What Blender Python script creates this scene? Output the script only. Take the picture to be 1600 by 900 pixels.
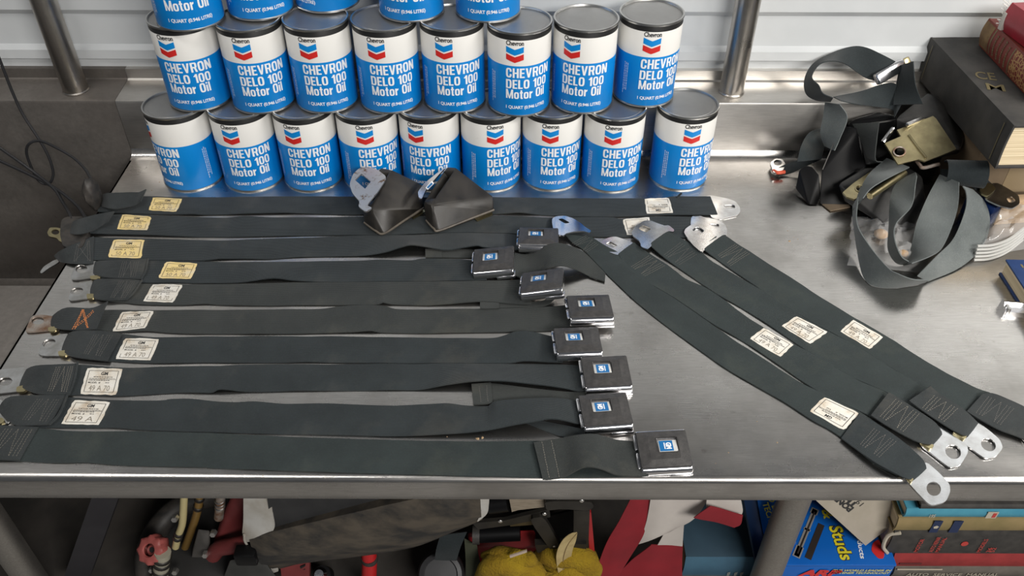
import bpy, bmesh, math, random
from mathutils import Vector, Matrix, Euler
from mathutils.geometry import tessellate_polygon
from mathutils import noise as mnoise

for o in list(bpy.data.objects): bpy.data.objects.remove(o, do_unlink=True)
SC = bpy.context.scene
COL = SC.collection
random.seed(7)

# ------------------------------------------------------------------ camera
F, TH, H, RO = 1333.3, 0.71455, 0.8208, -0.0032       # focal (px of 1600), pitch, height over the bench, roll
cam_d = bpy.data.cameras.new('camera'); cam = bpy.data.objects.new('camera', cam_d); COL.objects.link(cam)
cam_d.sensor_width = 36; cam_d.lens = F / 1600 * 36; cam_d.clip_start = 0.02; cam_d.clip_end = 60
cam.location = (0, 0, H)
cam.matrix_world = Matrix.Translation((0, 0, H)) @ Matrix.Rotation(math.pi/2 - TH, 4, 'X') @ Matrix.Rotation(-RO, 4, 'Z')
SC.camera = cam

# ------------------------------------------------------------------ light
W = bpy.data.worlds.new('world'); SC.world = W; W.use_nodes = True
W.node_tree.nodes['Background'].inputs[0].default_value = (0.80, 0.84, 0.90, 1)
W.node_tree.nodes['Background'].inputs[1].default_value = 0.13
def area(name, loc, target, sx, sy, power, col=(1, .96, .9)):
    d = bpy.data.lights.new(name, 'AREA'); d.shape = 'RECTANGLE'; d.size = sx; d.size_y = sy
    d.energy = power; d.color = col
    o = bpy.data.objects.new(name, d); COL.objects.link(o); o.location = loc
    o.rotation_euler = (Vector(target) - Vector(loc)).to_track_quat('-Z', 'Y').to_euler()
    return o
area('ceiling_lamp', (1.55, 0.50, 1.25), (0.55, 1.1, 0), 0.9, 0.14, 28)
area('ceiling_lamp', (-1.05, 0.40, 1.75), (-0.6, 0.95, 0), 1.3, 0.16, 14, (1, .97, .93))
area('shop_lamp', (1.15, -1.2, 1.62), (0.4, 0.9, -0.1), 1.5, 0.5, 84, (1, .97, .93))
SC.view_settings.view_transform = 'Standard'; SC.view_settings.look = 'None'
SC.view_settings.gamma = 1; SC.view_settings.use_curve_mapping = False
SC.view_settings.exposure = -0.35

# ------------------------------------------------------------------ pixel of the photograph -> point of the place
_c, _s = math.cos(TH), math.sin(TH); _cr, _sr = math.cos(RO), math.sin(RO)
def ray(u, v):
    a, b = u - 800, v - 450
    x = _cr*a + _sr*b; y = -_sr*a + _cr*b
    return Vector((x/F, _c - _s*y/F, -_s - _c*y/F))
def PZ(u, v, z=0.0):
    d = ray(u, v); k = (z - H) / d.z
    return Vector((d.x*k, d.y*k, z))
def PY(u, v, y):
    d = ray(u, v); k = y / d.y
    return Vector((d.x*k, y, H + d.z*k))

# ------------------------------------------------------------------ materials
def mat(name, color=(.5, .5, .5), rough=.5, metal=0.0, **kw):
    m = bpy.data.materials.get(name)
    if m: return m
    m = bpy.data.materials.new(name); m.use_nodes = True
    nt = m.node_tree; b = nt.nodes['Principled BSDF']
    b.inputs['Base Color'].default_value = (*color, 1); b.inputs['Roughness'].default_value = rough
    b.inputs['Metallic'].default_value = metal
    for k, v in kw.items():
        key = {'spec': 'Specular IOR Level', 'trans': 'Transmission Weight', 'ior': 'IOR', 'alpha': 'Alpha', 'coat': 'Coat Weight', 'sheen': 'Sheen Weight'}[k]
        b.inputs[key].default_value = v
    return m
def N(m, t, **kw):
    n = m.node_tree.nodes.new(t)
    for k, v in kw.items():
        if k in n.inputs: n.inputs[k].default_value = v
        else: setattr(n, k, v)
    return n
def L(m, a, b): m.node_tree.links.new(a, b)
def bsdf(m): return m.node_tree.nodes['Principled BSDF']
def coords(m, kind='Object', scale=(1, 1, 1), rot=(0, 0, 0)):
    tc = N(m, 'ShaderNodeTexCoord'); mp = N(m, 'ShaderNodeMapping')
    mp.inputs['Scale'].default_value = scale; mp.inputs['Rotation'].default_value = rot
    L(m, tc.outputs[kind], mp.inputs['Vector']); return mp.outputs['Vector']
def ramp(m, fac, stops, interp='LINEAR'):
    r = N(m, 'ShaderNodeValToRGB'); r.color_ramp.interpolation = interp
    el = r.color_ramp.elements
    while len(el) < len(stops): el.new(0.5)
    for e, (p, c) in zip(el, stops):
        e.position = p; e.color = (*c, 1) if len(c) == 3 else c
    L(m, fac, r.inputs['Fac']); return r.outputs['Color']
def noise(m, vec, scale, detail=4, rough=.55):
    n = N(m, 'ShaderNodeTexNoise'); n.inputs['Scale'].default_value = scale
    n.inputs['Detail'].default_value = detail; n.inputs['Roughness'].default_value = rough
    L(m, vec, n.inputs['Vector']); return n.outputs['Fac']
def mix(m, fac, a, b, blend='MIX'):
    n = N(m, 'ShaderNodeMix'); n.data_type = 'RGBA'; n.blend_type = blend
    if isinstance(fac, (int, float)): n.inputs[0].default_value = fac
    else: L(m, fac, n.inputs[0])
    for i, x in ((6, a), (7, b)):
        if isinstance(x, tuple): n.inputs[i].default_value = (*x, 1)
        else: L(m, x, n.inputs[i])
    return n.outputs[2]
def bump(m, h, strength=.3, dist=.001):
    n = N(m, 'ShaderNodeBump'); n.inputs['Strength'].default_value = strength; n.inputs['Distance'].default_value = dist
    L(m, h, n.inputs['Height']); L(m, n.outputs['Normal'], bsdf(m).inputs['Normal'])
def speckled(name, c1, c2, scale=40, rough=.6, metal=0, bmp=0.0, r2=None, kind='Object', sc=(1, 1, 1), **kw):
    """two-tone noise material"""
    if bpy.data.materials.get(name): return bpy.data.materials[name]
    m = mat(name, c1, rough, metal, **kw)
    v = coords(m, kind, sc); f = noise(m, v, scale)
    L(m, ramp(m, f, [(.35, c1), (.65, c2)]), bsdf(m).inputs['Base Color'])
    if r2 is not None:
        L(m, ramp(m, f, [(.35, (rough,)*3), (.65, (r2,)*3)]), bsdf(m).inputs['Roughness'])
    if bmp: bump(m, noise(m, v, scale*6, 3), bmp, .0006)
    return m

def steel(name, base, rough, brush=(3, 90, 90), stain=.25, dark=(.1, .09, .08)):
    m = mat(name, base, rough, 1.0)
    v = coords(m, 'Object'); vb = coords(m, 'Object', brush)
    fine = noise(m, vb, 12, 5, .65); big = noise(m, v, 5.5, 6, .6); spots = noise(m, v, 38, 5, .62)
    c = ramp(m, fine, [(.3, tuple(x*.86 for x in base)), (.7, tuple(min(1, x*1.1) for x in base))])
    st = ramp(m, big, [(.44, (0, 0, 0)), (.60, (stain,)*3)])
    c = mix(m, st, c, tuple(x*.55 + y*.45 for x, y in zip(base, dark)))
    sp = ramp(m, spots, [(.66, (0, 0, 0)), (.80, (stain*.9,)*3)])
    c = mix(m, sp, c, dark)
    L(m, c, bsdf(m).inputs['Base Color'])
    r = N(m, 'ShaderNodeMath', operation='MULTIPLY_ADD'); L(m, big, r.inputs[0]); r.inputs[1].default_value = .28; r.inputs[2].default_value = rough - .12
    r2 = N(m, 'ShaderNodeMath', operation='MULTIPLY_ADD'); L(m, noise(m, coords(m, 'Object', (6, 14, 14)), 1.6, 4, .5), r2.inputs[0]); r2.inputs[1].default_value = .22; L(m, r.outputs[0], r2.inputs[2])
    r3 = N(m, 'ShaderNodeMath', operation='SUBTRACT'); L(m, r2.outputs[0], r3.inputs[0]); r3.inputs[1].default_value = .11; r3.use_clamp = True
    L(m, r3.outputs[0], bsdf(m).inputs['Roughness'])
    bump(m, fine, .10, .0006)
    return m
M_TOP = steel('bench_steel', (.54, .523, .503), .27, (4, 60, 60), .66, (.085, .068, .052))
M_SPLASHLIT = steel('lit_backsplash_steel', (.68, .655, .62), .36, (3, 70, 70), .30, (.18, .14, .11))  # base lightened to stand for lamp light reflected by splash and ledge
M_POST = steel('post_steel', (.50, .47, .43), .30, (60, 60, 4), .55, (.10, .07, .05))
M_LEG = steel('leg_steel', (.42, .40, .37), .50, (30, 30, 30), .3, (.2, .12, .09))
M_SINKSHADE = steel('shaded_sink_steel', (.24, .22, .20), .50, (10, 10, 10), .6, (.10, .08, .07))  # same sheet as the backsplash, colour darkened for the dim surroundings it reflects
_b = bsdf(M_SINKSHADE); _b.inputs['Metallic'].default_value = .8
M_CHROME = mat('chrome', (.70, .70, .72), .17, 1.0)
M_ZINC = speckled('zinc_plate', (.60, .60, .60), (.42, .41, .39), 60, .30, 1.0, .1)
M_STAINLESS = speckled('tongue_steel', (.66, .67, .69), (.52, .52, .52), 70, .20, 1.0, .06)
M_RUST = speckled('rusty_plate', (.42, .38, .34), (.22, .12, .07), 70, .5, .7, .2)
M_BRASS = speckled('cadmium_gold', (.52, .45, .26), (.36, .31, .18), 45, .36, 1.0, .1)
M_WHITEWALL = speckled('white_painted_siding', (.62, .64, .65), (.57, .59, .60), 9, .38, 0, .03)
M_BLACKRUB = speckled('black_rubber', (.022, .021, .020), (.055, .048, .042), 55, .55, 0, .3)
M_PLASTIC = speckled('scuffed_black_plastic', (.013, .012, .011), (.034, .030, .025), 22, .36, 0, .12, .55)
M_BLACKPL = mat('black_plastic', (.004, .004, .0045), .42, spec=.18)
M_WIRE = mat('wire_insulation', (.018, .018, .02), .45)
M_CRINKLE = speckled('black_crinkle_paint', (.042, .040, .040), (.066, .063, .061), 160, .42, .25, .5)
M_DARK = mat('dark_void', (.008, .008, .008), .8)
M_EMBLUE = mat('emblem_blue', (.004, .13, .36), .3)
M_EMSILVER = mat('emblem_silver', (.62, .62, .60), .35, .25)
M_WHITEINK = mat('white_ink', (.86, .87, .88), .45)
M_BLACKINK = mat('black_ink', (.03, .03, .03), .5)
M_THREAD = mat('pale_thread', (.15, .14, .12), .8)
M_THREADDK = mat('grey_thread', (.10, .096, .09), .8)
M_THREADOR = mat('orange_thread', (.55, .19, .06), .8)

def webbing(name, c1, c2, dust=(.16, .14, .11), dustamt=.25):
    m = mat(name, c1, .78, 0, spec=.25, sheen=.12)
    uv = coords(m, 'UV', (1, 1, 1)); ob = coords(m, 'Object')
    sep = N(m, 'ShaderNodeSeparateXYZ'); L(m, uv, sep.inputs[0])
    w1 = N(m, 'ShaderNodeMath', operation='SINE'); k = N(m, 'ShaderNodeMath', operation='MULTIPLY'); L(m, sep.outputs[1], k.inputs[0]); k.inputs[1].default_value = 6.2832*24
    L(m, k.outputs[0], w1.inputs[0])
    w2 = N(m, 'ShaderNodeMath', operation='SINE'); k2 = N(m, 'ShaderNodeMath', operation='MULTIPLY'); L(m, sep.outputs[0], k2.inputs[0]); k2.inputs[1].default_value = 6.2832*700
    L(m, k2.outputs[0], w2.inputs[0])
    add = N(m, 'ShaderNodeMath', operation='MULTIPLY_ADD'); L(m, w2.outputs[0], add.inputs[0]); add.inputs[1].default_value = .5; L(m, w1.outputs[0], add.inputs[2])
    big = noise(m, ob, 14, 6, .6); fine = noise(m, ob, 420, 3, .6)
    # selvedge stripe near both edges
    c = ramp(m, big, [(.3, c1), (.7, c2)])
    c = mix(m, ramp(m, fine, [(.5, (0, 0, 0)), (.85, (.22, .22, .22))]), c, tuple(min(1, x*2.2) for x in c2))
    d = ramp(m, noise(m, ob, 9, 7, .65), [(.55, (0, 0, 0)), (.85, (dustamt,)*3)])
    c = mix(m, d, c, dust)
    L(m, c, bsdf(m).inputs['Base Color'])
    bump(m, add.outputs[0], .35, .0004)
    return m
M_WEB = webbing('charcoal_webbing', (.0125, .0172, .0190), (.0225, .0295, .0320))
M_WEBG = webbing('green_black_webbing', (.0150, .0215, .0220), (.0250, .0345, .0345), (.12, .125, .09), .28)
M_WEBBR = webbing('brownish_webbing', (.0200, .0238, .0235), (.034, .038, .036), (.13, .12, .09), .42)
M_WEBGREY = webbing('faded_grey_webbing', (.080, .092, .092), (.135, .15, .148), (.2, .2, .18), .2)
M_FOLD = webbing('worn_fold_webbing', (.0125, .0160, .0175), (.031, .036, .037), (.2, .18, .14), .35)
def paper(name, c1, c2, c3):
    m = mat(name, c1, .75); v = coords(m, 'Object'); f = noise(m, v, 42, 6, .7)
    L(m, ramp(m, f, [(.30, c3), (.48, c2), (.66, c1)]), bsdf(m).inputs['Base Color']); return m
M_PAPER = paper('aged_white_label', (.76, .735, .68), (.69, .65, .57), (.50, .40, .29))
M_PAPERY = paper('yellowed_label', (.86, .66, .26), (.80, .62, .30), (.76, .66, .46))

# ------------------------------------------------------------------ object helpers
def tag(o, label, cat, group=None, kind=None):
    if label: o['label'] = label
    if cat: o['category'] = cat
    if group: o['group'] = group
    if kind: o['kind'] = kind
    return o
def thing(name, loc, label, cat, group=None):
    o = bpy.data.objects.new(name, None); COL.objects.link(o); o.location = loc
    o.empty_display_size = .02
    return tag(o, label, cat, group)
def obj(name, verts, faces, m, parent=None, smooth=True, uvs=None, local=False, origin=None, angle=35):
    """one mesh object; verts are world points (made local to the parent Empty unless local=True)"""
    me = bpy.data.meshes.new(name)
    off = Vector((0, 0, 0))
    if not local:
        if parent is not None: off = parent_world(parent)
        elif origin is not None: off = Vector(origin)
    me.from_pydata([tuple(Vector(v) - off) for v in verts], [], [tuple(f) for f in faces])
    ms = m if isinstance(m, (list, tuple)) else [m]
    for x in ms: me.materials.append(x)
    if uvs:
        ul = me.uv_layers.new(name='uv')
        for lp in me.loops: ul.data[lp.index].uv = uvs[lp.vertex_index]
    bm = bmesh.new(); bm.from_mesh(me); bmesh.ops.recalc_face_normals(bm, faces=bm.faces); bm.to_mesh(me); bm.free()
    if smooth:
        me.polygons.foreach_set('use_smooth', [True]*len(me.polygons))
        me.set_sharp_from_angle(angle=math.radians(angle))
    me.update()
    o = bpy.data.objects.new(name, me); COL.objects.link(o)
    if parent is not None: o.parent = parent
    elif origin is not None and not local: o.location = off
    return o
def parent_world(p):
    v = Vector((0, 0, 0))
    while p is not None:
        v += Vector(p.location); p = p.parent
    return v
def copy_tree(o, parent=None):
    c = o.copy(); COL.objects.link(c); c.parent = parent
    for ch in list(o.children): copy_tree(ch, c)
    return c

class MB:
    """mesh collector"""
    def __init__(s): s.v = []; s.f = []; s.uv = []
    def add(s, v, f, uv=None):
        n = len(s.v); s.v += [Vector(x) for x in v]; s.f += [tuple(i+n for i in q) for q in f]
        s.uv += uv if uv else [(0, 0)]*len(v); return s
    def box(s, lo, hi, M=None, bev=0.0):
        bm = bmesh.new(); bmesh.ops.create_cube(bm, size=1)
        lo = Vector(lo); hi = Vector(hi)
        for v in bm.verts: v.co = Vector([lo[i] + (v.co[i]+.5)*(hi[i]-lo[i]) for i in range(3)])
        if bev: bmesh.ops.bevel(bm, geom=list(bm.edges), offset=bev, segments=2, affect='EDGES', profile=.5)
        s.bm(bm, M); return s
    def bm(s, bm, M=None):
        bm.verts.ensure_lookup_table(); n = len(s.v)
        s.v += [(M @ v.co if M else v.co.copy()) for v in bm.verts]; s.uv += [(0, 0)]*len(bm.verts)
        s.f += [tuple(n+v.index for v in f.verts) for f in bm.faces]; bm.free(); return s
    def lathe(s, prof, n=32, M=None, cap=True):
        vs = []; fs = []
        for r, z in prof:
            for i in range(n):
                a = 2*math.pi*i/n; vs.append(Vector((r*math.cos(a), r*math.sin(a), z)))
        for j in range(len(prof)-1):
            for i in range(n):
                k = (i+1) % n; fs.append((j*n+i, j*n+k, (j+1)*n+k, (j+1)*n+i))
        if cap:
            fs.append(tuple(range(n))[::-1]); fs.append(tuple((len(prof)-1)*n+i for i in range(n)))
        if M: vs = [M @ v for v in vs]
        return s.add(vs, fs)
    def tube(s, pts, r, n=10, closed=False, cap=True):
        pts = [Vector(p) for p in pts]; m = len(pts); vs = []; fs = []
        up = Vector((0, 0, 1)); prevx = None
        for i, p in enumerate(pts):
            t = (pts[min(i+1, m-1)] - pts[max(i-1, 0)]).normalized()
            x = prevx - t*prevx.dot(t) if prevx is not None else t.cross(up if abs(t.z) < .9 else Vector((1, 0, 0)))
            x.normalize(); prevx = x; y = t.cross(x)
            rr = r[i] if isinstance(r, (list, tuple)) else r
            for k in range(n):
                a = 2*math.pi*k/n; vs.append(p + x*math.cos(a)*rr + y*math.sin(a)*rr)
        for i in range(m-1):
            for k in range(n):
                q = (k+1) % n; fs.append((i*n+k, i*n+q, (i+1)*n+q, (i+1)*n+k))
        if cap: fs.append(tuple(range(n))[::-1]); fs.append(tuple((m-1)*n+k for k in range(n)))
        return s.add(vs, fs)
    def plate(s, outer, holes=(), th=.002, nrm=None):
        """polygon with holes, extruded down by th along its normal"""
        outer = [Vector(p) for p in outer]; holes = [[Vector(p) for p in h] for h in holes]
        if nrm is None:
            nrm = Vector((0, 0, 0)); m = len(outer)
            for i in range(m): nrm += outer[i].cross(outer[(i+1) % m])
            nrm.normalize()
            if nrm.z < 0: nrm = -nrm
        loops = [outer] + holes; allp = [p for l in loops for p in l]; n = len(allp)
        q = nrm.to_track_quat('Z', 'Y').inverted()
        tri = tessellate_polygon([[q @ p for p in l] for l in loops])
        vs = allp + [p - nrm*th for p in allp]
        fs = [tuple(t) for t in tri] + [tuple(i+n for i in t)[::-1] for t in tri]
        b = 0
        for l in loops:
            for i in range(len(l)):
                j = (i+1) % len(l); fs.append((b+i, b+j, b+j+n, b+i+n))
            b += len(l)
        return s.add(vs, fs)
    def build(s, name, m, parent=None, smooth=True, local=False, origin=None, angle=35, uv=False):
        return obj(name, s.v, s.f, m, parent, smooth, s.uv if uv else None, local, origin, angle)

def cr(pts, t):
    """Catmull-Rom through pts at t in 0..len-1"""
    n = len(pts); i = max(0, min(n-2, int(t))); f = t - i
    p1, p2 = pts[i], pts[i+1]
    p0 = pts[i-1] if i > 0 else p1*2 - p2; p3 = pts[i+2] if i+2 < n else p2*2 - p1
    return ((p1*2) + (p2-p0)*f + (p0*2-p1*5+p2*4-p3)*f*f + (p1*3-p0-p2*3+p3)*f**3)*.5
def smooth_path(pts, n=8):
    pts = [Vector(p) for p in pts]; m = (len(pts)-1)*n
    return [cr(pts, i/n) for i in range(m+1)]
def resample(pts, n, key=None):
    """n+1 points, even in key (default arc length)"""
    P = smooth_path(pts, 10); d = [0]
    for a, b in zip(P, P[1:]): d.append(d[-1] + max(1e-6, (key(b)-key(a)) if key else (b-a).length))
    out = []; j = 0
    for i in range(n+1):
        t = d[-1]*i/n
        while j < len(d)-2 and d[j+1] < t: j += 1
        f = (t-d[j])/(d[j+1]-d[j]); out.append(P[j].lerp(P[j+1], min(1, max(0, f))))
    return out
def strap_mesh(A, B, n=None, th=.0016, across=6, crown=0.0003, wob=0.0, ends=True, key=None):
    """webbing between two edge paths A (far / right) and B (near / left): a thin closed slab"""
    if n is None:
        ln = sum((b-a).length for a, b in zip(A, A[1:])); n = max(6, int(ln/.006))
    a = resample(A, n, key); b = resample(B, n, key); mb = MB(); vs = []; uv = []; dist = 0; fs = []
    for i in range(n+1):
        if i: dist += ((a[i]+b[i])*.5 - (a[i-1]+b[i-1])*.5).length
        i0, i1 = max(0, i-1), min(n, i+1)
        t = ((a[i1]+b[i1]) - (a[i0]+b[i0])); w = b[i]-a[i]
        nr = t.cross(w)
        if nr.length < 1e-9: nr = Vector((0, 0, 1))
        nr.normalize()
        if strap_mesh.up and nr.z < 0: nr = -nr
        for k in range(across+1):
            f = k/across; e = min(f, 1-f)*2
            p = a[i].lerp(b[i], f) + nr*(crown*math.sin(math.pi*f))
            if wob: p += nr*wob*(mnoise.noise(Vector((p.x*28, p.y*60, i*.01)))) 
            vs.append(p); uv.append((dist, f))
        for k in range(across+1):
            vs.append(vs[-(across+1)] - nr*th); uv.append((dist, k/across))
    R = 2*(across+1)
    for i in range(n):
        o0, o1 = i*R, (i+1)*R
        for k in range(across):
            fs.append((o0+k, o0+k+1, o1+k+1, o1+k)); q = across+1
            fs.append((o0+q+k, o1+q+k, o1+q+k+1, o0+q+k+1))
        fs.append((o0, o1, o1+across+1, o0+across+1)); fs.append((o0+across, o0+2*across+1, o1+2*across+1, o1+across))
    for o0 in (0, n*R):
        for k in range(across): fs.append((o0+k, o0+k+1, o0+across+2+k, o0+across+1+k))
    return vs, fs, uv
strap_mesh.up = True
def strap(name, A, B, m, parent=None, **kw):
    v, f, uv = strap_mesh(A, B, **kw)
    t = BVHTree.FromPolygons(v, f); LAST['top'] = t
    if name == 'webbing': LAST['webbing'] = t
    return obj(name, v, f, m, parent, True, uv, angle=50)
def px_list(pts, z0=.0022):
    """(u, v[, z in mm]) pixels -> points"""
    return [PZ(p[0], p[1], (p[2]*.001 if len(p) > 2 else z0)) for p in pts]

_tc = {}
def text_mesh(s, w, h, bold=0.0, spacing=1.0, res=3):
    """flat lettering filling the box w x h, lower-left corner at 0,0"""
    key = (s, bold, spacing, res)
    if key not in _tc:
        cu = bpy.data.curves.new('t', 'FONT'); cu.body = s; cu.size = 1; cu.offset = bold; cu.space_character = spacing
        cu.resolution_u = res; cu.fill_mode = 'FRONT'; cu.dimensions = '2D'; cu.space_line = .8
        to = bpy.data.objects.new('t', cu); COL.objects.link(to)
        dg = bpy.context.evaluated_depsgraph_get(); dg.update()
        me = bpy.data.meshes.new_from_object(to.evaluated_get(dg))
        v = [x.co.copy() for x in me.vertices]; f = [tuple(p.vertices) for p in me.polygons]
        bpy.data.objects.remove(to, do_unlink=True); bpy.data.curves.remove(cu); bpy.data.meshes.remove(me)
        x0 = min(p.x for p in v); x1 = max(p.x for p in v); y0 = min(p.y for p in v); y1 = max(p.y for p in v)
        _tc[key] = ([((p.x-x0)/(x1-x0), (p.y-y0)/(y1-y0)) for p in v], f)
    v, f = _tc[key]
    return [(x*w, y*h) for x, y in v], f
def quad_map(q):
    """bilinear map of a quad given as (top-left, top-right, bottom-right, bottom-left); s to the right, t up"""
    tl, tr, br, bl = q
    return lambda s, t: bl*(1-s)*(1-t) + br*s*(1-t) + tr*s*t + tl*(1-s)*t

def _ring(x0, x1, y0, y1, tx, ty, skip=None, n=44, p=3.2):
    v = []; f = []
    for i in range(n):
        a = 2*math.pi*i/n; c, s_ = math.cos(a), math.sin(a)
        k = (abs(c)**p + abs(s_)**p)**(-1/p); ux, uy = c*k, s_*k
        cx, cy = (x0+x1)/2, (y0+y1)/2
        v.append((cx + ux*(x1-x0)/2, cy + uy*(y1-y0)/2)); v.append((cx + ux*((x1-x0)/2-tx), cy + uy*((y1-y0)/2-ty)))
    for i in range(n):
        j = (i+1) % n; mx = (v[2*i][0]+v[2*j][0])/2; my = (v[2*i][1]+v[2*j][1])/2
        if skip and skip(mx, my): continue
        f.append((2*i, 2*i+1, 2*j+1, 2*j))
    return v, f
def _q(*q): return list(q), [(0, 1, 2, 3)]
def _b(x0, y0, x1, y1): return _q((x0, y0), (x1, y0), (x1, y1), (x0, y1))
_T = .19
GLY = {'C': (.57, [_ring(0, .57, 0, 1, _T, .15, lambda x, y: x > .40 and .37 < y < .63)]),
 'H': (.58, [_b(0, 0, _T, 1), _b(.39, 0, .58, 1), _b(_T, .43, .39, .58)]),
 'E': (.47, [_b(0, 0, _T, 1), _b(_T, 0, .47, .15), _b(_T, .43, .44, .57), _b(_T, .85, .47, 1)]),
 'V': (.62, [_q((0, 1), (.20, 1), (.36, 0), (.22, 0)), _q((.42, 1), (.62, 1), (.40, 0), (.26, 0))]),
 'R': (.59, [_b(0, 0, _T, 1), _b(_T, .42, .40, .56), _b(_T, .86, .40, 1), _ring(.2, .58, .42, 1, _T, .14, lambda x, y: x < .40), _q((.30, .44), (.48, .48), (.59, 0), (.40, 0))]),
 'O': (.59, [_ring(0, .59, 0, 1, _T, .15)]), '0': (.55, [_ring(0, .55, 0, 1, .18, .15)]),
 'N': (.60, [_b(0, 0, .18, 1), _b(.42, 0, .60, 1), _q((.0, 1), (.20, 1), (.60, 0), (.40, 0))]),
 'D': (.58, [_b(0, 0, _T, 1), _b(_T, 0, .34, .15), _b(_T, .85, .34, 1), _ring(.05, .58, 0, 1, _T, .15, lambda x, y: x < .33)]),
 'L': (.45, [_b(0, 0, _T, 1), _b(_T, 0, .45, .15)]), '1': (.36, [_b(.17, 0, .36, 1), _q((0, .70), (.2, .70), (.2, .84), (0, .80)), _q((.06, .80), (.2, .80), (.25, 1), (.18, 1))]),
 'M': (.78, [_b(0, 0, .17, 1), _b(.61, 0, .78, 1), _q((0, 1), (.20, 1), (.45, 0), (.33, 0)), _q((.58, 1), (.78, 1), (.45, 0), (.33, 0))]),
 'o': (.52, [_ring(0, .52, 0, .74, .18, .13)]), 't': (.33, [_b(.07, .10, .25, .96), _b(0, .61, .33, .74), _b(.10, 0, .32, .13)]),
 'r': (.35, [_b(0, 0, .18, .74), _q((.18, .46), (.35, .57), (.35, .75), (.18, .66))]), 'i': (.18, [_b(0, 0, .18, .72), _b(0, .84, .18, 1)]), 'l': (.18, [_b(0, 0, .18, 1)]), ' ': (.22, [])}
def glyph_text(s_, w, h):
    """bold condensed sans lettering filling the box w x h"""
    v = []; f = []; x = 0
    for ch in s_:
        gw, parts = GLY[ch]
        for pv, pf in parts:
            n0 = len(v); v += [(a+x, b) for a, b in pv]; f += [tuple(i+n0 for i in q) for q in pf]
        x += gw + .085
    x -= .085
    return [(a*w/x, b*h) for a, b in v], f
# ================================================================== the setting
def sweep_x(name, prof, x0, x1, m, parent=None, nx=1, thick_dir=None, angle=30):
    """profile of (y, z) points swept along x"""
    vs = []; fs = []; n = len(prof)
    for i in range(nx+1):
        x = x0 + (x1-x0)*i/nx
        vs += [Vector((x, y, z)) for y, z in prof]
    for i in range(nx):
        for k in range(n-1): fs.append((i*n+k, i*n+k+1, (i+1)*n+k+1, (i+1)*n+k))
    return obj(name, vs, fs, m, parent, True, angle=angle)
TF, TB, XL, XR = .6047, 1.305, -.677, 1.25
# white horizontal siding behind the bench
yw = 1.386; r = .010
prof = [(yw, .10), (yw, .1455), (yw-.0095, .150), (yw-.0095, .166), (yw, .173), (yw, .2265), (yw-r, .2375)]
z = .2375
for k in range(5):
    prof += [(yw-r, z+.075), (yw, z+.083), (yw, z+.135), (yw-r, z+.146)]; z += .146
wall = sweep_x('wall_back', prof + [(yw-r, z+.3)], -2.6, 2.6, M_WHITEWALL, angle=12); tag(wall, None, None, kind='structure')
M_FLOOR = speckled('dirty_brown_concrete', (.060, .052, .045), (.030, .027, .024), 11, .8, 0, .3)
M_SLAB = speckled('grey_concrete', (.30, .29, .275), (.24, .232, .22), 6, .8, 0, .2)
fl = MB().box((-3.2, -3.2, -.88), (3.2, 2, -.86)).build('floor', M_SLAB, None, False); fl['kind'] = 'structure'
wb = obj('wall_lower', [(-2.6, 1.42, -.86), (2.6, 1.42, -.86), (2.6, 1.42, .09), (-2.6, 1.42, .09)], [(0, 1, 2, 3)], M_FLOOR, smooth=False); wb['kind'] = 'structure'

bench = thing('steel_workbench', (0, .95, -.86), 'long brushed stainless steel workbench with raised back ledge and sink bowl', 'workbench')
# top with rolled front edge and apron
prof = [(TF+.03, -.040), (TF+.002, -.0405), (TF, -.038), (TF, -.0075), (TF+.0012, -.0035), (TF+.004, -.001), (TF+.008, 0), (TB-.018, 0), (TB-.009, .0022), (TB-.004, .006), (TB, .014)]
vs = []; fs = []; n = len(prof)
for x in (XL, XR): vs += [Vector((x, y, z)) for y, z in prof]
for k in range(n-1): fs.append((k, k+1, n+k+1, n+k))
obj('table_top', vs, fs, M_TOP, bench, True, angle=40)
MB().plate([(XL, TF, -.038), (XL, .95, -.038), (XL, .95, -.29), (XL, TB, -.29), (XL, TB, 0), (XL, TF+.006, 0), (XL, TF, -.006)], (), .003, Vector((-1, 0, 0))).build('side_apron', M_SINKSHADE, bench, False)
# raised back ledge, running on to the left over the sink bowl
sweep_x('backsplash', [(TB, -.002), (TB, .103), (TB+.0015, .1065), (TB+.005, .108), (1.372, .1115), (1.3755, .114), (1.376, .131), (1.390, .1315)], XL-.0005, XR, M_SPLASHLIT, bench, angle=25)
sweep_x('sink_bowl', [(1.390, .1315), (1.376, .131), (1.3755, .114), (1.372, .1115), (TB+.005, .108), (TB+.0015, .1065), (TB, .103),  (TB, -.27), (TB-.006, -.285), (TB-.02, -.29), (.98, -.29), (.96, -.28), (.955, -.27), (.95, -.002), (.62, -.001), (.606, -.008), (.605, -.038)], -1.9, XL-.001, M_SINKSHADE, bench, angle=40)
for (x, y) in ((-.7563, 1.340), (.3789, 1.342)):
    MB().lathe([(.0205, .106), (.0205, 1.25)], 40, Matrix.Translation((x, y, 0))).build('post', M_POST, bench)
    MB().lathe([(.0212, .1085), (.0222, .1105), (.0208, .1125)], 40, Matrix.Translation((x, y, 0)), cap=False).build('weld_collar', M_POST, bench)
for (x, y) in ((.3765, .675), (-.731, .69)):
    MB().lathe([(.0208, -.62), (.0212, -.035)], 32, Matrix.Translation((x, y, 0))).build('leg', M_LEG, bench)
MB().box((XL+.004, TF+.003, -.036), (XR, 1.30, -.030)).build('underside_panel', M_LEG, bench, False)
MB().box((-1.4, .64, -.435), (XR, 1.30, -.42)).build('lower_shelf', M_FLOOR, bench, False)

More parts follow.
